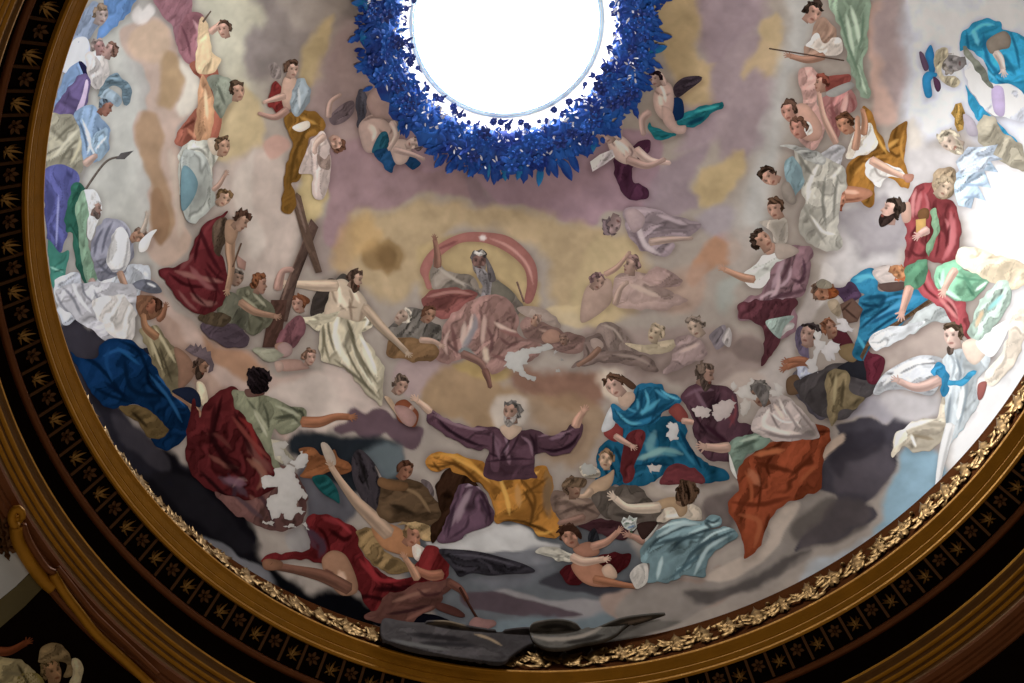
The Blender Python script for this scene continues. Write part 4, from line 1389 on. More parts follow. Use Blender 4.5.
- 3a90b4 2 : 330,210 370,230 400,225
@N
- 0d4666 3.5 : 90,470 180,470 290,410
- 45a0c0 4 : 150,400 170,450 240,400
- 0d4466 3 : 170,360 160,440 120,480
- 3a93b8 3 : 220,360 280,400
s neck b49a88 e.2 : 75,380 130,370 140,400 110,430 80,420
s sleeve 8f4540 e.3 : 275,445 310,415 340,440 355,475 320,490 295,470
l hand b89484 6,5 h7 : 330,485 365,490 400,500
l hand b89484 6,5 h7 : 60,545 90,565 125,585
h 60,345 13.5 125 l 5f4434 b8988a
s braid 5f4434 e.2 : 75,305 110,315 145,345 130,360 100,340
P cherub|golden cherub face between the turquoise mantle and the ochre cloak
@R
s body b09478 e.35 : 750,200 780,165 830,140 860,120 850,180 800,220 750,230
l leg b49880 8,5 : 770,200 745,225 720,228
h 828,80 11 80 F 84684c b4967c
s wing a8a090 f20,.45,3 : 720,110 760,100 800,120 800,150 740,150
@N
P person|bearded man in plum cloak gazing away behind the turquoise mantle
s cloak 573a46 f65,.35,10 : 325,390 380,335 450,340 545,370 555,480 600,500 610,550 580,620 520,650 440,640 400,600 370,480 350,430
@= 520 340 3.2
- 2c1a24 2.5 : 640,170 625,210 600,230 610,260
- 7c5e6e 3 : 530,180 570,160 620,160
- 2e1c26 2.5 : 545,210 570,260 600,300
- 86444c 2.5 : 680,180 690,230 670,280
- 301c26 3 : 600,320 650,350 700,330
@N
- 7f6070 4 : 380,360 440,460
- 3a2430 4 : 470,380 440,440 430,480
- 3f2030 4 : 420,500 520,580
- 7a3c44 4 : 500,420 540,500
h 425,300 13.5 70 R 6a5a50 98786a 5f5048
P person|grey haired elder in pale shawl and orange robe reaching out one hand
@S
s robe 8a3f20 f60,.4,11 : 560,120 590,70 690,10 760,-20 884,-60 930,-20 900,60 884,200 820,225 700,290 655,400 620,450 580,480 570,400 530,310 515,250 560,200 550,150
@= 520 340 3.2
- 5a2410 3 : 760,220 800,200 880,190 950,180
- b46e48 4 : 730,240 770,225 790,240
- 5a2410 2.5 : 700,330 760,320 830,290 890,240
- b8703e 3.5 : 790,240 850,225 900,220
- 4f1f0e 3 : 690,390 720,360 800,350 860,310
- a85c34 3 : 700,360 760,340 820,320
- 501f0e 3 : 800,440 790,400 810,370
- a4542c 3 : 720,420 740,470 740,530
- 5a2410 2.5 : 760,400 770,470 760,550
- 8a3c1c 3 : 900,300 930,260 980,270
- 4f1f0e 3 : 880,320 930,300 1000,290
- c89070 4 : 715,250 705,280 720,300
@S
- b8683c 6 : 620,60 740,40
- b06a48 8 : 600,120 640,180
- 5f2812 5 : 620,90 780,130
- 6a2c14 5 : 530,250 640,260 760,230
- a85a34 5 : 560,300 640,330 620,430
- 5f2612 4 : 680,300 660,380
- 5f2812 4 : 760,150 860,60
- a4552e 4 : 800,170 870,100
@N
s sleeve 71877a f30,.35,7 : 520,575 580,545 650,535 690,560 650,600 590,620 570,660 540,690 520,630
- 4a5c50 3 : 540,600 640,560
- a4b4a4 3 : 560,570 640,545
s cuff c8c8c4 e.2 : 520,620 545,690 550,720 525,680
s shawl ab9f9c f35,.35,9 : 605,500 640,440 700,380 750,390 810,440 884,530 860,555 720,568 620,530
@= 520 340 3.2
- d4cac4 3 : 830,190 850,230 900,280
- 7a6e6c 2 : 800,200 810,250 840,300
- 7a6e6c 2 : 870,200 910,250 950,300
- cfc0b8 3 : 760,270 820,290 900,300
- 857a78 2 : 780,300 860,312 940,310
- d8ccc8 2 : 800,230 840,260 890,262
@N
- cfc6c0 5 : 680,440 660,500 760,540
- 7f7474 3 : 640,520 740,550 850,540
- 8a7e7e 3 : 740,430 800,520
- d8c0b4 4 : 700,420 740,480
l hand b49484 10,8 H10 : 520,590 480,595 425,590
h 645,380 14 110 l 6f6a66 8a6a58
s hair 6f6a68 f60,.4,3 : 610,350 650,335 680,380 660,430 640,400
P person|woman in lilac hood with hands crossed at her breast in front of grey cloud
s robe 57525c f80,.35,7 : 790,270 850,290 910,330 960,420 890,480 830,430 780,380 750,370
s sleeve 9aa0b4 f40,.4,4 : 790,240 840,280 900,290 910,340 850,355 800,320
s hood 6a5f78 f75,.35,5 : 785,170 800,110 840,90 880,110 870,150 840,160 840,210 850,250 820,235 795,210
s basket 70563f e.3 : 750,320 790,300 810,340 800,375 755,378
l hand a0684c 8,7 h8 : 840,250 800,250 750,270
l hand a0684c 7,6 h7 : 830,245 790,240 755,245
h 845,150 12 70 r 6a5f78 b08a76
@O
P person|seated figures with damaged faces in grey and olive among flaking plaster
s robe 4f4a4c f60,.3,9 : -40,330 60,280 150,250 250,300 320,330 250,400 150,480 60,460 -20,380
s coat 2f3038 e.2 : 130,280 200,240 260,260 260,320 200,310
s mantle 7f7052 f70,.4,7 : 80,330 110,285 150,275 185,310 190,370 245,400 200,440 150,440 130,490 110,505 90,460 95,400
- a89a74 3 : 130,300 120,420
- 4f4430 3 : 160,320 150,430
s sash 5f2a34 e.2 : 110,130 160,120 200,180 180,200 120,170
s apron 7f6a4a e.3 : 140,190 200,175 225,210 200,250 150,230
s lap 6a2838 f60,.3,6 : 245,210 280,210 328,240 290,340 255,320
h 20,140 13 80 l 4a3f40 a8887c
h 105,115 11 110 r 8a5a40 98705c
P person|bowed bearded man in red brown cap and turquoise cloak leaning on a chest
@J
s cloak 1d6f92 f30,.4,9 : 190,520 240,480 275,475 300,530 310,570 400,560 470,570 500,600 440,650 400,690 280,770 240,850 200,830 205,780 230,683 220,600 240,575 200,560
@= 720 160 3.366
- 0a3450 3.5 : 470,480 500,490 540,490
- 0a3a58 3 : 470,530 490,510 520,500
- 48aac4 3 : 450,400 490,390 530,400
- 3a94c0 3 : 490,560 560,510 640,470
- 0a3450 3 : 470,570 530,520 590,480
- 2f86b4 3 : 540,480 600,460 680,460
- 0a3450 2.5 : 500,590 570,540 650,500
- 3a9cb8 3 : 460,590 480,620 490,640
@J
- 0c3f5c 5 : 240,600 320,590 300,640
- 4aa4bc 5 : 210,530 270,500
- 3a8ab0 5 : 340,640 460,590
- 0d4a70 4 : 260,700 380,640
s trim 6a5038 f40,.5,2 ! : 500,600 515,610 400,690 330,740 260,790 235,845 225,830 255,770 320,720 400,670
s underrobe 9aa0a0 f40,.3,6 : 420,690 515,615 590,640 600,700 520,690 440,740
@= 720 160 3.366
s lining c4c8cc f30,.4,6 : 500,610 520,585 580,560 640,550 690,540 680,560 620,600 560,630 520,640
@J
s sleeve 57405c f20,.35,6 : 105,550 150,550 190,530 225,575 215,600 160,605
s chest 6f5448 ! e.3 : 145,620 195,595 238,640 215,690 165,700
- 3f2c24 1.6 : 160,635 215,680
- 3f2c24 1.4 : 150,650 190,610
s sleeve 9a8a74 f40,.3,5 : 95,610 130,600 150,640 140,670 110,650
h 78,570 13 190 l 7a5f50 a07056 8a4a20
s hood 8f8878 f60,.3,4 : 50,535 75,518 110,535 108,555 60,555
P person|figure with grey wrapped head and orange hair bending over the turquoise cloak
s wrap 9a8f8a f20,.4,5 : 275,490 310,465 370,465 390,500 380,540 330,545 295,525
s collar 5f4a44 e.2 : 300,540 400,530 400,560 330,570
h 382,490 11 -30 F a4562c a8744c
P person|tall bearded man in red robe with green sleeves stooping over others
s train 9a444a f60,.35,8 : 460,570 490,470 540,560 590,600 650,610 660,690 700,780 610,720 560,640
@= 720 160 3.366
- 5f2226 2.5 : 680,400 700,440 740,470
- c07878 3 : 740,450 780,480 800,530
- 5f2226 2.5 : 770,480 790,510 800,540
- b06468 3 : 690,370 700,410 720,440
@J
- c47a78 4 : 540,590 620,680
s robe 84383c f75,.35,10 : 425,190 450,150 490,133 530,132 525,180 560,195 600,210 625,260 628,380 600,440 530,455 490,440 440,455 405,470 408,380 412,320 400,290
@= 720 160 3.366
- 4f1a1f 3 : 640,260 660,230 690,200
- c07c7c 4 : 660,100 650,140 650,190
- 4f1a1f 3 : 720,140 715,200 705,260
- b46a6c 4 : 760,200 780,250 770,310
- 4f1a1f 2.5 : 790,180 770,240 760,300
- 5a2226 2.5 : 640,300 660,320 690,320
- a85c60 3 : 690,110 700,150 690,180
- 5a2226 2 : 740,230 735,290 725,330
@J
- 5a2024 4 : 530,200 520,320 480,440
- b86a6c 5 : 470,170 450,260
- b46468 6 : 590,250 600,360 560,440
- 5f2428 4 : 450,340 420,440
- 5f2428 3 : 560,280 580,380
s lining 6f8f70 f60,.3,5 : 505,250 530,240 550,310 530,360 500,430 495,380 520,320
s sleeve 4f7f62 f60,.3,6 : 408,475 440,455 492,440 485,530 440,565 405,545
s tunic 76ad8c f30,.35,8 : 525,490 560,455 612,438 640,480 700,500 745,525 705,575 660,610 590,592 540,560
@= 720 160 3.366
- 3f7058 2.5 : 740,380 745,430 790,460
- b4dcc4 3 : 735,400 760,440 810,470
- 3f7058 2.5 : 830,420 850,450 860,460
- 4f8468 2 : 790,390 830,400 880,405
- c8e8d4 2.5 : 860,440 880,425 900,410
@J
- a8d0b8 4 : 560,480 560,550 620,590
- 4f8468 3 : 640,500 680,560
s hat 74502f e.3 : 458,250 480,233 502,240 500,275 465,280
s scroll b08a4a ! e.2 : 450,280 490,275 490,345 452,350
l hand b8948a 8,7 h8 : 500,320 480,330 465,340
l hand b89080 9,7 h10 : 425,550 410,600 395,650
l hand c4a090 8,7 h9 : 610,480 590,510 565,560
s neck b08c7c e.2 : 390,230 425,210 430,280 400,290
h 350,245 15 75 L 463830 b89486 3a2c28
P angel|angel with silvery pointed wing and wound turban at the sunlit side
s wing 9fb4c8 f35,.5,6 ! : 605,100 650,60 720,20 780,-5 735,25 782,90 725,82 752,152 700,145 732,205 685,190 672,235 620,222 600,150
- d8e4f0 3 : 640,100 740,60
- 7f94ac 2.5 : 630,140 730,140
- 7f94ac 2.5 : 640,190 710,190
s robe d0c0a4 f50,.3,8 : 610,440 650,390 760,420 884,460 884,540 830,560 740,520 690,500
s turban 8f7c64 f60,.5,4 : 515,120 540,80 590,70 610,100 600,180 560,200 525,180
h 560,150 12 60 r 8f7f68 b09a84
P person|blue mantled figure in a feathered turban lying across the bright plaster
@E
s cloak 1796c4 f20,.35,10 : 635,140 675,95 725,72 780,85 810,120 884,150 900,250 890,380 840,345 760,335 715,240 660,195 628,205
@= 704 0 3.2
- 0a6088 2.5 : 840,100 850,170 880,230
- 50c0e4 3 : 850,110 890,80 930,80
- 0a6088 2.5 : 900,200 930,250 990,280
- 0c6890 2.5 : 980,100 1000,160 1010,220
- 48b4dc 2.5 : 890,180 900,220 940,260
@E
- 0e6c98 4 : 720,130 740,240 800,320
- 5cc0e0 5 : 680,120 700,180
- 0f7098 4 : 800,220 850,300
s robe c8ccd8 f60,.3,8 : 640,230 700,250 760,335 830,345 884,390 884,480 800,470 720,440 650,310
s sleeve b0a0c4 e.2 : 755,355 800,355 805,460 765,450
s stole 7f8478 f30,.3,5 : 640,205 665,200 760,340 740,345
s scroll 8f8478 e.3 : 735,165 800,125 830,150 825,190 790,200 750,215
l hand c4b4ac 8,6 h8 : 770,210 790,240 800,280
s ribbon 1f94c0 f60,.3,5 : 655,350 672,370 720,440 860,570 840,572 690,470
s feather 1a80bc e.3 : 487,215 510,180 525,230 525,290 505,290 495,250
s feather 1a88c0 e.3 : 475,320 495,288 535,295 530,310 510,325 515,385 488,388
s feather 6f5672 e.3 : 463,208 480,215 502,270 485,285 470,250
s feather 64405f e.3 : 520,308 545,325 550,355 538,370 525,350
h 600,255 14 180 F 8f8880 8f8a8a
s turban b4aa90 f60,.5,4 : 525,230 545,195 580,195 575,225 555,250 560,300 610,310 625,330 590,350 550,325 530,280
P person|bearded elder with golden crown held near silvery folds
s robe 9d9684 f40,.35,8 : 690,520 720,465 770,470 800,530 880,590 884,683 780,640 720,590
s folds a4b0c0 f30,.5,4 ! : 610,650 660,590 720,590 780,580 760,620 800,640 740,650 720,690 630,700
s crown a8843c f90,.5,2 ! : 590,455 600,440 608,418 632,412 648,455 640,520 618,530 605,500 606,475
s sleeve a49ca8 e.2 : 640,460 680,480 700,540 660,540
h 590,570 14 150 l b0a590 b8a494 b8ac98
@O
P angel|angel in white gown with turquoise sash and spread wing by the gilded rim
s wing a6a9ae f20,.45,6 k : 278,372 310,310 360,270 440,230 500,222 560,240 560,300 520,380 460,375 400,360 330,365 300,382
- e4e6ea 4 : 320,340 420,260 520,245
- 94969c 2 : 340,350 500,370
s drapery b4aa98 f20,.45,8 : 355,590 370,540 410,505 470,480 530,470 560,380 580,430 570,540 520,600 440,615 400,590 360,635
- 84765f 3 : 420,540 520,560
- dcd8cc 5 : 365,590 400,520 520,480
- dcd8cc 3 : 430,540 450,590
s gown a4acb0 f75,.3,9 : 560,240 600,200 660,190 720,170 750,220 740,270 690,330 700,420 650,500 600,560 570,640 550,720 520,830 530,720 545,600 570,500 565,380 580,320
@= 720 160 3.366
- 8a949c 2 : 760,640 790,680 780,740
- 96a0a8 2 : 820,640 810,700 790,760
@O
- 9aa4ac 3 : 600,350 580,540
- d4dadd 5 : 640,350 620,480
- 6f7b84 3 : 590,380 580,460 565,560
- 7a868e 2.5 : 660,300 650,400 620,520
- 6f7b84 2.5 : 610,230 630,290 620,330
- 5fa4b8 4 : 640,520 600,600 590,700
s sash 2a88b0 f10,.35,4 : 575,320 620,325 680,280 690,295 640,340 580,340
s sleeve 2583b0 f70,.35,6 : 510,280 550,248 578,290 578,370 555,382 545,320 515,300
l arm b89a90 11,7 h : 545,320 490,345 440,350 380,325
s shoulder c8b4a4 e.25 : 640,170 720,150 740,200 690,260 650,230
l leg c4c4c4 10,5 : 590,500 555,640 530,800
s sleeve d8d8d8 e.15 : 690,170 760,110 830,80 800,170 750,230
s hair 5f5048 f70,.5,3 : 575,190 600,180 600,215 580,220
h 600,145 14 100 l 63503f c0a498
P angel|pale winged figure washed out by light behind the white gowned angel
s wing 9fb4a8 f60,.45,7 : 660,140 700,20 760,-60 820,-80 830,0 800,60 740,130 700,160
- c4a884 4 : 690,110 720,40
- 80c0c0 4 : 740,40 800,-20
s robe d0c4b4 f40,.3,8 : 740,270 800,210 830,80 850,60 884,40 884,160 840,260 780,330 730,340
s belt 9a5a54 e.2 : 700,340 735,330 720,390 700,400
@R
P person|drowsy figure in dusty rose and taupe tucked beside the ochre cloak
s robe 7a655a f30,.35,8 : 610,220 650,200 720,230 770,240 805,270 800,310 740,340 680,345 620,290
- 55443e 3 : 640,300 720,270 800,300
- 9a8474 4 : 650,230 750,255
s lap 4f2f35 f20,.3,6 : 720,350 800,320 884,330 950,350 900,400 800,380
l arm 8f6f62 8,6 : 740,310 690,325 640,335
h 695,195 12 100 r 6a5444 8f6f5c
s hair 6f5a46 f40,.5,3 : 650,190 665,160 710,150 750,160 740,190 700,190
P person|shadowy figure in slate and umber behind the pointing angel
s cloak 5f564f f30,.35,9 : 770,240 850,190 960,190 1000,230 1060,330 950,330 840,320
- 7f746a 4 : 840,230 940,250
- 3f3733 4 : 860,300 980,310
P cherub|dark haired cherub with white wing and red cloth reaching out both arms
s wing b4b0a4 f160,.45,4 : 545,455 560,435 610,428 660,440 700,470 680,490 640,485 590,470
- 84827a 1.6 : 560,455 660,475
s cloth 57191f f30,.35,6 : 640,530 690,495 780,500 800,470 870,455 930,470 880,540 760,575 680,575
s backwing 2f3036 f70,.4,4 : 755,390 780,355 800,390 800,440 770,450
s chest a0705a e.3 : 700,430 760,410 800,440 790,465 730,470 700,450
s body a8745a e.35 : 690,500 780,490 850,540 860,585 780,590 720,560
s thigh c0a28c e.35 : 810,520 840,498 868,525 870,555 830,555
l leg a06a4c 9,5 : 780,560 880,580 950,590
l arm c0a08c 9,7 h7 : 690,470 740,490 820,480
l arm b08470 8,6 h7 : 770,430 830,410 875,370
h 682,390 13 110 F 4a3024 a87a64
s hair 4a3024 f40,.3,3 : 625,375 650,350 700,345 730,380 725,400 690,370 650,370
@S
P angel|angel in pale blue swirling drapery pointing with a long bare arm
s drapery 6d8a92 f40,.45,10 : 160,450 180,420 230,360 320,318 400,330 440,305 480,310 485,340 440,360 520,350 552,385 500,430 440,470 420,540 400,552 340,540 300,570 220,572 190,575 200,500 165,490
@= 520 340 3.2
- 2c424c 2.5 : 410,680 440,640 520,600 580,590
- b4ccd0 2.5 : 430,610 480,590 540,580
- 2c424c 2.5 : 480,680 520,640 580,615 640,600
- a8c4c8 2.5 : 540,620 590,600 640,585
- 30464f 2 : 600,660 640,630 690,610
- b0c8cc 2 : 580,650 620,620 680,600
- 2c424c 2 : 590,575 620,585 640,570
@S
- 3c545e 4 : 200,430 300,400 420,390
- a4bcc0 4 : 230,390 330,340 400,340
- 3c545e 4 : 330,520 400,430 520,380
- a8c0c4 4 : 250,470 230,560
- 42606c 3.5 : 280,560 380,480 460,440
- a0b8bc 4 : 380,540 430,440 510,390
- 34484f 3 : 420,330 450,355
s tunic b4a898 f60,.3,7 : 230,330 250,290 300,260 380,260 405,290 400,325 320,318
- d8cfc2 4 : 260,310 330,300
s back a88c6c e.25 : 210,260 260,235 310,230 345,250 350,290 320,310 290,270 210,290
l arm c0ae9c 11,7 H9 : 240,270 190,275 110,272 60,235
s undergarment b8b4ae f70,.3,5 : 120,540 150,505 190,500 190,570 150,600 130,575
s sleeve b4b0a8 e.2 : 190,370 235,340 210,380 180,410
h 345,215 14 60 B 574030 8f7058
P bouquet|small posy of white and blue flowers held above the red cloth
s bouquet b4bcb8 f30,.6,2 ! : 85,330 95,310 110,318 118,303 135,315 150,312 145,335 150,350 135,365 120,368 100,355 92,345
- 3f6a4c 1.4 : 95,340 140,320
- 4f74a0 1.4 : 110,355 140,345
- e8ece8 1.4 : 105,325 130,330
s stem 3f5a44 e.1 : 120,365 128,365 140,400 132,402
l hand a88070 7,6 h8 : 175,410 150,395 122,385
s sleeve 44302c e.3 : 150,340 230,330 200,380 170,400
@L
P plaster_loss|ragged white patch of lost plaster beside the red cloaked man
s flake a8a49e ! n : 290,570 330,565 352,580 340,600 320,600 345,625 370,650 345,660 310,630
@Q
s flake b0aeac ! n : 365,85 385,80 400,50 425,55 438,75 430,100 405,120 385,115 368,100
s flake b0adaa ! n : 245,150 275,140 300,150 300,120 345,105 375,115 385,150 400,185 425,210 430,240 400,230 380,260 410,270 425,295 390,300 360,330 340,310 335,290 300,320 285,320 280,285 262,240 300,215 305,195 270,190 250,185
s flake aaa7a4 ! n : 245,330 270,320 298,332 295,348 262,345
s flake aaa7a4 ! n : 340,340 375,335 388,350 350,358
s flake a8a5a2 ! n : 410,335 425,330 435,355 420,352
- 6a6058 2 : 330,250 350,270
@M
P plaster_loss|white patch of lost plaster under the rose skirts near the dome centre
s flake a8a8a6 ! n : 425,215 445,205 480,205 490,195 540,190 600,178 612,190 560,205 530,215 515,240 520,262 495,265 510,290 540,310 545,325 520,328 500,300 470,290 440,280 425,260
s flake 9c9a98 ! n : 620,200 632,198 632,215 622,222
s flake 9c9a98 ! n : 625,280 640,275 642,290 628,292
s flake 8f8c8a ! n : 640,240 655,235 658,245
@N
P plaster_loss|white patches of lost plaster across the plum cloak and the elder's shawl
s flake b4aaa8 ! n : 375,435 410,430 440,440 435,470 410,478 385,460
s flake b0a4a2 ! n : 450,420 490,405 520,398 540,415 530,450 510,475 480,490 450,470 440,450
s flake b4b0ac ! n : 540,380 560,355 590,330 615,315 625,335 600,350 610,375 640,390 630,400 580,395
s flake b4b0ac ! n : 520,345 545,335 560,350 540,362
s flake b0aaa4 ! n : 560,410 590,395 605,410 600,440 575,470 560,440
s flake b4b0ac ! n : 675,370 700,360 705,335 720,335 730,370 740,380 690,385
s flake b4b4b4 ! n : 260,500 280,488 310,500 320,520 310,560 285,565 270,545 275,520
s flake b0aca8 ! n : 190,665 220,658 245,665 240,683 235,700 205,695
@R
s flake 9fa09c ! n : 720,110 740,95 760,105 790,110 790,140 740,140
@O
P plaster_loss|white flaking patches around the damaged heads in grey and olive
s flake b8b6b6 ! n : 40,120 60,130 80,175 90,190 60,210 50,240 60,290 20,290 10,250 40,220 45,190
s flake b8b6b8 ! n : 65,200 90,180 110,165 140,170 150,200 120,215 125,240 95,245 80,225
s flake b8b4b6 ! n : 130,70 160,75 190,110 200,130 160,125 130,115 150,100
"""
VAULT = """
@= 0 490 3.73
P person|turbaned person in a cream robe with one hand raised
s robe a89f78 f50,.35,8 : -60,640 40,625 100,650 130,690 150,760 60,800 -60,800
- 8a8468 3 : 0,680 90,690
- 38341f 3 : 60,650 110,740
s drape 8f8448 f60,.3,6 : 60,700 120,680 160,720 160,800 60,800
l arm 8a4a28 9,7 H8 : -30,600 30,600 90,570
h 190,680 14 105 r 7f6c48 b08a64
s turban 8f7c58 f20,.5,5 : 140,640 150,590 190,572 235,590 260,640 262,690 235,700 240,650 210,640 170,640
s veil b4ac8c f80,.4,5 : 262,625 300,650 300,700 285,740 245,740 262,690
"""
SPILL = """
@= 400 560 3.413
P cloud|dark grey cloud spilling over the carved band at the bottom
s cloud 524e50 k f5,.25,8 : -60,225 0,235 60,240 150,240 220,255 280,265 340,272 400,265 445,265 450,290 455,310 430,318 380,350 345,376 250,372 150,362 60,350 0,335 -40,318 -70,290 -75,250
- 2c292c 6 : 20,280 120,290 220,300
- 7a6c58 3 : 90,245 160,243 230,262
- 9a8468 2.5 : 250,280 300,295 345,320
- 6a6a6a 4 : -40,300 60,320 160,335
- 323034 4 : 60,310 160,315 260,320
P cloud|rounded grey cloud with a pale lip spilling over the carved band
s cloud 625f5a k f5,.25,8 : 440,262 455,240 500,230 550,228 600,240 622,262 640,268 700,245 760,222 840,210 910,206 860,225 790,250 740,290 690,312 620,325 560,340 500,338 460,318 445,295
- 3a3836 4 : 470,250 540,245 600,260
- 8f867c 4 : 450,300 520,310 620,300 700,265
- 9a8f84 3 : 700,260 780,235 860,215
- 332f2c 4 : 560,325 640,312 700,295
"""

# ------------------------------------------------------------------ large structure
def revolve(name, prof, mat, n=320, parent=None, smooth=False, closed=False):
    prof = np.asarray(prof, float)*S; m = len(prof)
    th = np.linspace(0, 2*math.pi, n, endpoint=False)
    V = np.array([(r*math.cos(t), r*math.sin(t), z) for t in th for r, z in prof])
    F = []
    for i in range(n):
        j = (i+1) % n
        for k in range(m if closed else m-1):
            l = (k+1) % m
            F.append((i*m+k, j*m+k, j*m+l, i*m+l))
    o = mesh_obj(name, V, F, mat, parent, smooth)
    return o

def dome_pt(r, th):
    """a point of the dome's inner face at radius r (units) and bearing th"""
    z = ZD+HD*math.sqrt(max(0, 1-(r/RD)**2))
    return np.array([r*math.cos(th), r*math.sin(th), z])*S

def arc(n):
    t0 = math.acos(RO/RD)
    return [(RD*math.cos(t), ZD+HD*math.sin(t)) for t in np.linspace(0, t0, n)]

shell = [(r+.03, z+.012) for r, z in arc(40)]
tag(revolve('ceiling', shell, PLASTER, smooth=True), 'plaster shell of the dome behind the painting', 'ceiling', kind='structure')

# cornice rings, from the painting outwards and down
trims = []
t1 = revolve('trim_1', [(1.100, .205), (1.0755, .192), (1.0725, .183), (1.0705, .180), (1.069, .172), (1.058, .142), (1.055, .137), (1.055, .132), (1.0185, .022), (1.013, .014)], BANDRED)
tag(t1, 'sloping carved leaf band between the painting and the gilded lip', 'moulding', kind='structure')
t2 = revolve('trim_2', [(1.013, .014), (1.006, .009), (1.0005, .005), (.999, .001), (.9995, -.002), (1.002, -.003), (1.006, -.008), (1.011, -.017), (1.0135, -.021), (1.0148, -.0212), (1.0148, -.025), (1.020, -.033), (1.0215, -.0335), (1.0222, -.040), (1.027, -.042), (1.033, -.036)], GOLD)
tag(t2, 'double gilded lip moulding ringing the painted dome', 'moulding', kind='structure')
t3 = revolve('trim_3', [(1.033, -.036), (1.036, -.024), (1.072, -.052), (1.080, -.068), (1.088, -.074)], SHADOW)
tag(t3, 'dark coffered soffit ring with gilded leaf brackets and rosettes', 'cornice', kind='structure')
a = np.linspace(0, 2*math.pi, 12, endpoint=False)
t4 = revolve('trim_4', [(1.083+.0085*math.cos(t), -.080+.0085*math.sin(t)) for t in a], GOLD_RED, closed=True, smooth=True)
tag(t4, 'thin rust gold rod moulding under the coffered soffit', 'moulding', kind='structure')
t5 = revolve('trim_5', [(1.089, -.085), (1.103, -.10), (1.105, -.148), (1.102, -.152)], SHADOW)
tag(t5, 'dark plain frieze between the rod and the lower mouldings', 'frieze', kind='structure')
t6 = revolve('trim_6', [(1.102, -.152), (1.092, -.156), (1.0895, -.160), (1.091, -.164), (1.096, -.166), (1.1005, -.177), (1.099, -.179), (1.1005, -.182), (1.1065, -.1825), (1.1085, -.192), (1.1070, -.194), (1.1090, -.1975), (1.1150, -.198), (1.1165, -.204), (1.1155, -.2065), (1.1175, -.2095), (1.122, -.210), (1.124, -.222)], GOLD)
t6.data.materials.append(GOLD_DEEP)
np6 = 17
t6.data.polygons.foreach_set('material_index', [0 if (k % np6) in (1, 2, 6, 7, 10, 11, 14, 15) else 1 for k in range(len(t6.data.polygons))])  # narrow ridges in plain gilding, faces between them darker
tag(t6, 'broad stepped gilded moulding of the lower cornice', 'moulding', kind='structure')
t7 = revolve('trim_7', [(1.124, -.222), (1.126, -.228), (1.139, -.230), (1.141, -.235), (1.146, -.236), (1.148, -.240), (1.157, -.2405), (1.160, -.246), (1.166, -.247), (1.175, -.243)], GOLD_RED)
tag(t7, 'worn red gold fillets at the outer foot of the cornice', 'moulding', kind='structure')
RC0, ZC0, RC1, ZC1 = 1.172, -.244, 1.95, -1.15
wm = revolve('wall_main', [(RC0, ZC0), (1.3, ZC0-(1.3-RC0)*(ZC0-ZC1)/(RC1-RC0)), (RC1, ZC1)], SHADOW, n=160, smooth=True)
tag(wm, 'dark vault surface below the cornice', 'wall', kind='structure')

# oculus: added white splay, glazing ring, sky-lit glass
win = empty('window_1', (0, 0, 1.5*S)); tag(win, 'round blown-out skylight at the crown of the dome', 'window', kind='structure')
revolve('bloom_ring', [(RO, ZO), (.284, ZO+.003), (.280, ZO+.010), (.266, ZO+.024), (.2580, 1.5-.006), (.2530, 1.5-.004)], BLOOM_WHITE, n=160, parent=None).parent = None  # added white ring, stands in for the bloom around the glass
sp_o = bpy.data.objects['bloom_ring']
sp_o.parent = win; sp_o.location = -win.location
FRAMEM = node_mat('window_ring', (.55, .78, .95), rough=.4, noise=.2)
for rr, th_ in ((.2500, .0030), (.2590, .002)):
    q = revolve('frame', [(rr+th_*math.cos(t), 1.5-.006+th_*math.sin(t)) for t in a], FRAMEM, n=160, closed=True, smooth=True)
    q.parent = win; q.location = -win.location
GLASS = bpy.data.materials.new('daylight_glass'); GLASS.use_nodes = True
nt = GLASS.node_tree
for nd in list(nt.nodes): nt.nodes.remove(nd)
em = nt.nodes.new('ShaderNodeEmission'); out = nt.nodes.new('ShaderNodeOutputMaterial')
em.inputs['Color'].default_value = (1.0, .985, .95, 1); em.inputs['Strength'].default_value = 30
nt.links.new(em.outputs[0], out.inputs[0])
V = [(0, 0, 1.5*S+.05)]+[(.253*S*math.cos(t), .253*S*math.sin(t), 1.5*S) for t in np.linspace(0, 2*math.pi, 48, endpoint=False)]
mesh_obj('pane', V, [(0, 1+(i+1) % 48, 1+i) for i in range(48)], GLASS, win, False)

# ------------------------------------------------------------------ the painted dome
fresco = empty('dome_fresco', (0, 0, ZD*S))
tag(fresco, 'painted dome fresco of saints and angels on clouds around a bright oculus', 'fresco')
NT, NR = (1300, 320)
t0 = math.acos(RO/RD)
ths = np.linspace(0, 2*math.pi, NT, endpoint=False); ts = np.linspace(0, t0, NR)
TT, RR = np.meshgrid(ths, ts, indexing='ij')
V = np.c_[(RD*np.cos(RR)*np.cos(TT)).ravel(), (RD*np.cos(RR)*np.sin(TT)).ravel(), (ZD+HD*np.sin(RR)).ravel()]*S
px = to_px(V)
bgc = bg_colour(px, BG, DATA)  # sky colours near the crown are lightened to offset weak light there
idx = np.arange(NT*NR).reshape(NT, NR); jdx = np.roll(idx, -1, 0)
F = np.stack([idx[:, :-1], idx[:, 1:], jdx[:, 1:], jdx[:, :-1]], -1).reshape(-1, 4)
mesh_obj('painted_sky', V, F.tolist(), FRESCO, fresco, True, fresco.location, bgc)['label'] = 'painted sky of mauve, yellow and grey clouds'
paint_figures(DATA, fresco)

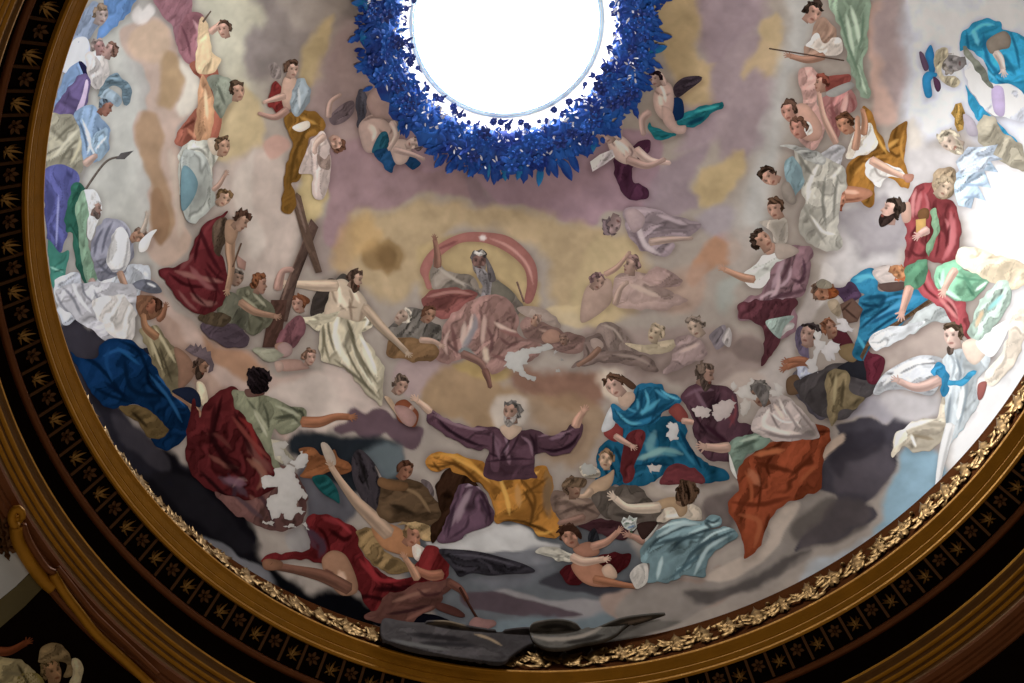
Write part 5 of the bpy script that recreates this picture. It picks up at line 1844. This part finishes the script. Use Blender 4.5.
# ------------------------------------------------------------------ carved leaves, brackets, garland
class Mesh:
    def __init__(self): self.v, self.f = [], []
    def add(self, v, f):
        n = len(self.v); self.v += [tuple(p) for p in v]; self.f += [tuple(i+n for i in q) for q in f]
    def build(self, name, mat, parent=None, smooth=True):
        v = np.array(self.v); c = v.mean(0)
        return mesh_obj(name, v, self.f, mat, parent, smooth, c)

def unit(v):
    v = np.asarray(v, float); return v/max(np.linalg.norm(v), 1e-9)

def leaf(m, base, d, n, L, w, curl=.25, ridge=.12, lobes=0, thick=.0):
    """a curled leaf blade: base point, growth direction d, facing n"""
    d = unit(d); n = unit(np.asarray(n)-d*np.dot(n, d)); s = np.cross(d, n)
    K_ = 6 if not lobes else 9
    V = []
    for i in range(K_+1):
        t = i/K_
        hw = w*.5*math.sin(math.pi*min(1, t*.93+.05))**.75*(1-.25*t)
        if lobes: hw *= 1+.28*math.sin(t*math.pi*2*lobes)
        if i == K_: hw = w*.02
        up = curl*L*(t*t-.15*t)
        c = base+d*L*t*(1-.1*curl*t)+n*up
        V += [c-s*hw+n*ridge*w*.2, c-n*(-ridge*w), c+s*hw+n*ridge*w*.2] if ridge >= 0 else [c-s*hw, c, c+s*hw]
    F = []
    for i in range(K_):
        q = i*3
        F += [(q, q+1, q+4, q+3), (q+1, q+2, q+5, q+4)]
    m.add(V, F)

def ball(m, c, r, n=6, squash=None):
    V = []; F = []
    for i in range(n+1):
        p = math.pi*i/n
        for j in range(n):
            t = 2*math.pi*j/n
            V.append(np.asarray(c)+r*np.array([math.sin(p)*math.cos(t), math.sin(p)*math.sin(t), math.cos(p)]))
    for i in range(n):
        for j in range(n): F.append((i*n+j, i*n+(j+1) % n, (i+1)*n+(j+1) % n, (i+1)*n+j))
    m.add(V, F)

def in_frame(P, margin=40):
    u = to_px(np.asarray([P]))[0]
    return -margin < u[0] < W+margin and -margin < u[1] < H+margin

rnd = random.Random(7)
# carved acanthus running along the sloping band: one carved strip
m = Mesh(); NB = 210
bn = unit([-(.160-.022), (1.084-1.020)*1.0])
for i in range(NB):
    th = 2*math.pi*i/NB
    er = np.array([math.cos(th), math.sin(th), 0]); et = np.array([-math.sin(th), math.cos(th), 0]); ez = np.array([0, 0, 1.])
    slope = unit(er*(1.055-1.0185)+ez*(.132-.022)); nrm = unit(-er*(.110)+ez*(.0365))
    P0 = (er*1.0235+ez*.040)*S+nrm*.005
    if not in_frame(P0, 60): continue
    for k in range(6):
        f = .02+.80*rnd.random()
        b = P0+slope*f*.095*S+et*rnd.uniform(-.014, .014)*S
        dr = unit(slope*rnd.uniform(-.3, 1)+et*rnd.choice((-1, 1))*rnd.uniform(.4, 1.1))
        leaf(m, b+nrm*rnd.uniform(.0, .03), dr, nrm+.5*et*rnd.uniform(-1, 1), rnd.uniform(.14, .24), rnd.uniform(.07, .11), rnd.uniform(.0, .25), .3, 2)
    if i % 2 == 0:
        leaf(m, P0+slope*.01*S, slope, nrm, .5, .22, .05, .25, 3)
    if i % 3 == 0: ball(m, P0+slope*.095*S+nrm*.02, .035)
m.build('carved_leaves', CARVED, t1)['label'] = 'bright carved gilded foliage'

# soffit: leaf brackets and rosettes in turn, ribs between the coffers
NBR = 74
br_me = ro_me = None
for i in range(NBR):
    for half in (0, 1):
        th = 2*math.pi*(i+.5*half+.13)/NBR
        er = np.array([math.cos(th), math.sin(th), 0]); et = np.array([-math.sin(th), math.cos(th), 0]); ez = np.array([0, 0, 1.])
        C0 = (er*1.055+ez*(-.043))*S
        if not in_frame(C0, 25): continue
        nrm = unit(-er*.55-ez*.85)
        if half == 0:
            if br_me is None:
                m = Mesh(); X = np.array([1., 0, 0]); Y = np.array([0, 1., 0]); Z = np.array([0, 0, 1.])
                leaf(m, np.array([.08, 0, .03]), -X, Z, .17, .035, .5, .3, 0)
                for sg in (-1, 1):
                    for (bx, ang_, L_) in ((.08, 25, .15), (.06, 55, .12), (.02, 80, .09), (.07, 120, .08)):
                        a_ = math.radians(ang_)
                        leaf(m, np.array([bx, sg*.012, .03]), -X*math.cos(a_)+sg*Y*math.sin(a_), Z, L_, .03, .8, .35, 0)
                ball(m, (.1, 0, .05), .02)
                br_o = m.build('leaf_bracket', GOLD_BRIGHT, t3); br_me = br_o.data; o = br_o
                off_b = np.array(m.v).mean(0)
            else:
                o = br_o.copy(); scene.collection.objects.link(o); o.parent = t3
            off = off_b
        else:
            if ro_me is None:
                m = Mesh(); X = np.array([1., 0, 0]); Y = np.array([0, 1., 0]); Z = np.array([0, 0, 1.])
                for k in range(6):
                    t = k*math.pi/3; leaf(m, np.array([.02*math.cos(t), .02*math.sin(t), .02]), X*math.cos(t)+Y*math.sin(t), Z, .075, .055, .35, .25, 0)
                ball(m, (0, 0, .04), .022)
                ro_o = m.build('rosette', DARKGOLD, t3); ro_me = ro_o.data; o = ro_o
                off_r = np.array(m.v).mean(0)
            else:
                o = ro_o.copy(); scene.collection.objects.link(o); o.parent = t3
            off = off_r
        xa = unit(er-nrm*np.dot(er, nrm)); ya = np.cross(nrm, xa)
        Mx = Matrix(((xa[0], ya[0], nrm[0]), (xa[1], ya[1], nrm[1]), (xa[2], ya[2], nrm[2])))
        loc = Vector(C0)+Mx@Vector(off)
        o.rotation_euler = Mx.to_euler(); o.location = loc
m = Mesh()
for i in range(NBR*2):
    th = 2*math.pi*(i*.5+.38)/NBR
    er = np.array([math.cos(th), math.sin(th), 0]); et = np.array([-math.sin(th), math.cos(th), 0]); ez = np.array([0, 0, 1.])
    p = [(er*1.037+ez*-.030)*S, (er*1.079+ez*-.066)*S]
    w_ = .018; dn = unit(-er*.55-ez*.85)*.03
    V = []
    for q in p:
        for sg in (-1, 1):
            V += [q+et*sg*w_, q+et*sg*w_+dn]
    m.add(V, [(0, 1, 5, 4), (1, 3, 7, 5), (3, 2, 6, 7), (0, 2, 3, 1), (4, 5, 7, 6)])
m.build('coffer_rib', DARKGOLD, t3, False)

# garland round the oculus
gar = empty('leaf_garland', (0, 0, ZO*S))
tag(gar, 'deep blue garland of leaves and flowers ringing the bright oculus', 'garland')
fol = Mesh(); pale = Mesh(); n_glint = [0]
def glint_slip(*a_):
    if n_glint[0] < 100:
        n_glint[0] += 1; m_ = Mesh(); leaf(m_, *a_); m_.build('glint_slip', PALE, gar)
    else: leaf(pale, *a_)

CHERUBS = [np.array(q, float) for q in ([(600, 140), (612, 128), (640, 132), (668, 150), (672, 166), (640, 174), (604, 162)], [(642, 72), (668, 68), (674, 108), (690, 130), (655, 140), (642, 122), (650, 95)],
           [(354, 92), (385, 84), (396, 112), (398, 140), (372, 152), (358, 150)], [(386, 134), (424, 132), (430, 158), (392, 166)])]
def clear_of_cherubs(P):
    u = to_px(np.asarray([P])); return not any(inside(u, q)[0] for q in CHERUBS)
def garland_frame(r, th):
    P = dome_pt(r, th); n = dome_normal(P[None])[0]
    er = np.array([math.cos(th), math.sin(th), 0]); et = np.array([-math.sin(th), math.cos(th), 0])
    out_ = unit(er-n*np.dot(er, n))
    return P, n, out_, et
pv = []; pn = 120
for k in range(pn):                                       # leafy mat the sprays are tied to
    th = 2*math.pi*k/pn
    for r, lift in ((.289, .02), (.30, .09), (.33, .13), (.365, .10), (.385+.008*math.sin(k*2.3)+.005*math.sin(k*5.1), .01)):
        P, n, o_, et = garland_frame(r, th); pv.append(P+n*lift)
fol.add(pv, [(k*5+q, ((k+1) % pn)*5+q, ((k+1) % pn)*5+q+1, k*5+q+1) for k in range(pn) for q in range(4)])
for i in range(1700):
    th = rnd.uniform(0, 2*math.pi); r = .296+.098*rnd.random()**.9
    P, n, o_, et = garland_frame(r, th)
    if not clear_of_cherubs(P): continue
    a_ = rnd.gauss(0, .7) if r > .36 else rnd.uniform(-math.pi, math.pi)
    d = o_*math.cos(a_)+et*math.sin(a_)
    h_ = .13*math.sin(math.pi*min(1, (r-.285)/.105))+.02
    leaf(fol, P+n*(h_+rnd.uniform(-.01, .05)), d, n+.25*et*rnd.uniform(-1, 1)+.2*o_*rnd.uniform(-1, 1), rnd.uniform(.10, .20), rnd.uniform(.055, .10), rnd.uniform(.0, .35), .15, 0)
fo = fol.build('foliage', BLUE, gar)
lab_n = 0
for i in range(84):                                       # long leaves that break the outer edge
    th = 2*math.pi*(i+rnd.uniform(-.3, .3))/84
    P, n, o_, et = garland_frame(.378+rnd.uniform(-.012, .012), th)
    if not in_frame(P, 30) or not clear_of_cherubs(P+o_*.12): continue
    m = Mesh(); a_ = rnd.gauss(0, .55)
    d = o_*math.cos(a_)+et*math.sin(a_)
    L_ = rnd.uniform(.24, .42)
    leaf(m, P+n*.05, d, n+.4*et*rnd.uniform(-1, 1), L_, L_*rnd.uniform(.34, .5), rnd.uniform(.05, .35), .18, rnd.choice((0, 3)))
    m.build('large_leaf', TEAL if rnd.random() < .3 else BLUE, gar)
for i in range(300):
    th = rnd.uniform(0, 2*math.pi); r = .300+.085*rnd.random()
    P, n, o_, et = garland_frame(r, th)
    if not in_frame(P, 10) or not clear_of_cherubs(P): continue
    if i % 2:
        m = Mesh(); c = P+n*.19; rr = rnd.uniform(.05, .085)
        for k in range(6):
            t = k*math.pi/3+i; d = o_*math.cos(t)+et*math.sin(t)
            leaf(m, c+d*.01, d, n, rr*1.5, rr*1.2, .35, .2, 0)
        ball(m, c+n*.02, rr*.3)
        m.build('flower', NAVY if i % 4 == 1 else BLUE, gar)
    else:
        for k in range(2):
            d = unit(o_*rnd.uniform(-1, 1)+et*rnd.uniform(-1, 1))
            glint_slip( P+n*rnd.uniform(.14, .2)+d*.05, d, n, rnd.uniform(.05, .11), rnd.uniform(.025, .04), .4, .2, 0)
for i in range(96):                                       # small dark blossoms hanging over the white splay
    th = rnd.uniform(0, 2*math.pi)
    P, n, o_, et = garland_frame(RO, th)
    if not in_frame(P, 5): continue
    m = Mesh(); c = P+n*rnd.uniform(.05, .09)-o_*.14*rnd.random()**1.6; rr = rnd.uniform(.022, .055)
    nd = unit(n+rnd.uniform(-.2, .2)*et-rnd.uniform(0, .3)*o_)
    for k in range(7):
        t_ = k*.8976+i; d = o_*math.cos(t_)+et*math.sin(t_)
        leaf(m, c+d*.004, d, nd, rr*rnd.uniform(1.1, 1.5), rr*1.3, .35, .2, 0)
    if i % 3 == 0:
        d = unit(o_*rnd.uniform(-1, .2)+et*rnd.uniform(-1, 1)); leaf(m, c, d, nd, rr*3.2, rr*1.2, .3, .2, 0)
    ball(m, c+n*.015, rr*.3)
    m.build('flower', NAVY, gar)
for i in range(420):                                      # pale slips crowding the rim, standing in for glints on leaves
    th = rnd.uniform(0, 2*math.pi); r = .288+.026*rnd.random()**1.3
    P, n, o_, et = garland_frame(max(r, RO), th)
    d = unit(o_*rnd.uniform(-1, .6)+et*rnd.uniform(-1, 1)+n*rnd.uniform(0, .8))
    if in_frame(P, 5): glint_slip(P+n*rnd.uniform(.03, .16), d, n-o_*.8, rnd.uniform(.05, .12), rnd.uniform(.03, .06), .4, .2, 0)
o = pale.build('glint_slips', PALE, gar); o['label'] = 'pale slips standing in for glints on the leaves'; o['kind'] = 'stuff'

# ------------------------------------------------------------------ the vault below the cornice, lower left
def to_cone(uv, c=(RC0, ZC0, RC1, ZC1)):
    r0, z0, r1, z1 = c
    D = rays(uv); C = CAM/S; zz = np.linspace(min(z0, z1), max(z0, z1), 600)
    out_ = []
    for d in D:
        t = (zz-C[2])/d[2]; r = np.hypot(C[0]+d[0]*t, C[1]+d[1]*t)
        rc = r0+(z0-zz)*(r1-r0)/(z0-z1)
        k = np.where(r-rc > 0)[0]; k = k[0] if len(k) else len(zz)-1
        out_.append((C+d*t[k])*S)
    return np.array(out_)
def cone_normal(P):
    e = P[:, :2]/np.hypot(P[:, 0], P[:, 1])[:, None]
    a_, b_ = (ZC0-ZC1), (RC1-RC0); n = np.c_[-e*a_, np.full(len(P), -b_)]
    return n/np.linalg.norm(n, axis=1)[:, None]
dome_funcs = (to_dome, dome_normal)
to_dome, dome_normal = to_cone, cone_normal
_boxes.clear(); LIFT = .03
q = lambda *p: np.array(p, float)/3.73+np.array([0, 500.])
def slab(name, pts, mat):
    """a moulded panel standing 4 cm proud of the vault"""
    uv = straight(q(*pts), 4.0); P = to_cone(uv); n = cone_normal(P); k = len(P)
    V = np.vstack([P+n*.045, P-n*.05])
    F = [tuple(range(k))]+[(i, (i+1) % k, k+(i+1) % k, k+i) for i in range(k)]
    return mesh_obj(name, V, F, mat, None, False, P.mean(0))
tag(slab('wall_left', [(-60, 205), (45, 178), (70, 215), (104, 268), (50, 322), (-60, 410)], GREYWALL), 'grey wall patch beside the gilded scroll', 'wall', kind='structure')
tag(slab('trim_8', [(-60, 412), (50, 324), (106, 270), (160, 318), (80, 400), (-60, 520)], OLIVE), 'olive brown band crossing under the gilded frame', 'band', kind='structure')
def tube(name, pts, rad, mat, parent=None, lift=.08, taper=None):
    c = spline(np.asarray(pts, float), False, 2.5)
    P = to_cone(c); P = P+cone_normal(P)*lift
    t = np.gradient(P, axis=0); n0 = cone_normal(P); V = []; nseg = 10
    for i, p in enumerate(P):
        d = unit(t[i]); u = unit(n0[i]-d*np.dot(n0[i], d)); v = np.cross(d, u)
        rr = rad*(1 if taper is None else 1-(1-taper)*i/len(P))
        V += [p+rr*(u*math.cos(k*2*math.pi/nseg)+v*math.sin(k*2*math.pi/nseg)) for k in range(nseg)]
    F = [(i*nseg+k, i*nseg+(k+1) % nseg, (i+1)*nseg+(k+1) % nseg, (i+1)*nseg+k) for i in range(len(P)-1) for k in range(nseg)]
    F += [tuple(range(nseg))[::-1], tuple((len(P)-1)*nseg+k for k in range(nseg))]
    return mesh_obj(name, V, F, mat, parent, True, P.mean(0))
gf = empty('gilded_frame', to_cone(q((150, 300)))[0]); tag(gf, 'curved gilded frame with a scroll end below the cornice', 'frame')
tube('rod', q((182, 275), (225, 345), (290, 430), (350, 505), (448, 595), (560, 700)), .052, GOLD, gf)
tube('inner_rod', q((205, 250), (260, 320), (330, 410), (400, 480), (470, 545), (580, 650)), .03, GOLD_RED, gf, .05)
tube('bracket', q((44, 95), (48, 140), (75, 195), (110, 250), (150, 300), (182, 328)), .075, GOLD, gf)
tube('inner_bracket', q((75, 90), (92, 140), (125, 200), (165, 255), (198, 272)), .04, GOLD_RED, gf, .05)
s_pts = [(50+28*(1-.10*k)*math.cos(a_), 58+42*(1-.10*k)*math.sin(a_)) for k, a_ in enumerate(np.linspace(1.9, 1.9+2*math.pi*1.15, 9))]
tube('scroll', q(*s_pts), .055, GOLD, gf, .09, .6)
for k, (x_, y_) in enumerate([(8, 150), (-6, 100), (14, 178)]):
    m = Mesh(); P = to_cone(q((x_, y_)))[0]; n = cone_normal(P[None])[0]
    u = unit(np.cross(n, (0, 0, 1)));
    for j in range(5):
        t = j*1.256; leaf(m, P+n*.05, u*math.cos(t)+np.cross(n, u)*math.sin(t), n, .14, .08, .4, .25, 2)
    m.build('leaf_ornament', DARKGOLD, gf)
pf = empty('vault_fresco', to_cone(q((150, 620)))[0])
tag(pf, 'dim wall painting of a turbaned figure with raised hand below the cornice', 'fresco')
TILES['V'] = (0, 500)
paint_figures(VAULT, pf, 3.73)
# clouds of the painting that spill over the carved band at the bottom
LIFT = .11
BANDC = (.992, -.012, 1.074, .21)
def to_band(uv): return to_cone(uv, BANDC)
def band_normal(P):
    e = P[:, :2]/np.hypot(P[:, 0], P[:, 1])[:, None]
    n = np.c_[-e*(BANDC[3]-BANDC[1]), np.full(len(P), BANDC[2]-BANDC[0])]
    return n/np.linalg.norm(n, axis=1)[:, None]
to_dome, dome_normal = to_band, band_normal
_boxes.clear()
n0 = set(bpy.data.objects)
paint_figures(SPILL, fresco, 3.413)
for o in set(bpy.data.objects)-n0:
    if o.type == 'MESH':
        md = o.modifiers.new('stucco_thickness', 'SOLIDIFY'); md.thickness = .05; md.offset = -1
to_dome, dome_normal = dome_funcs; LIFT = .0008
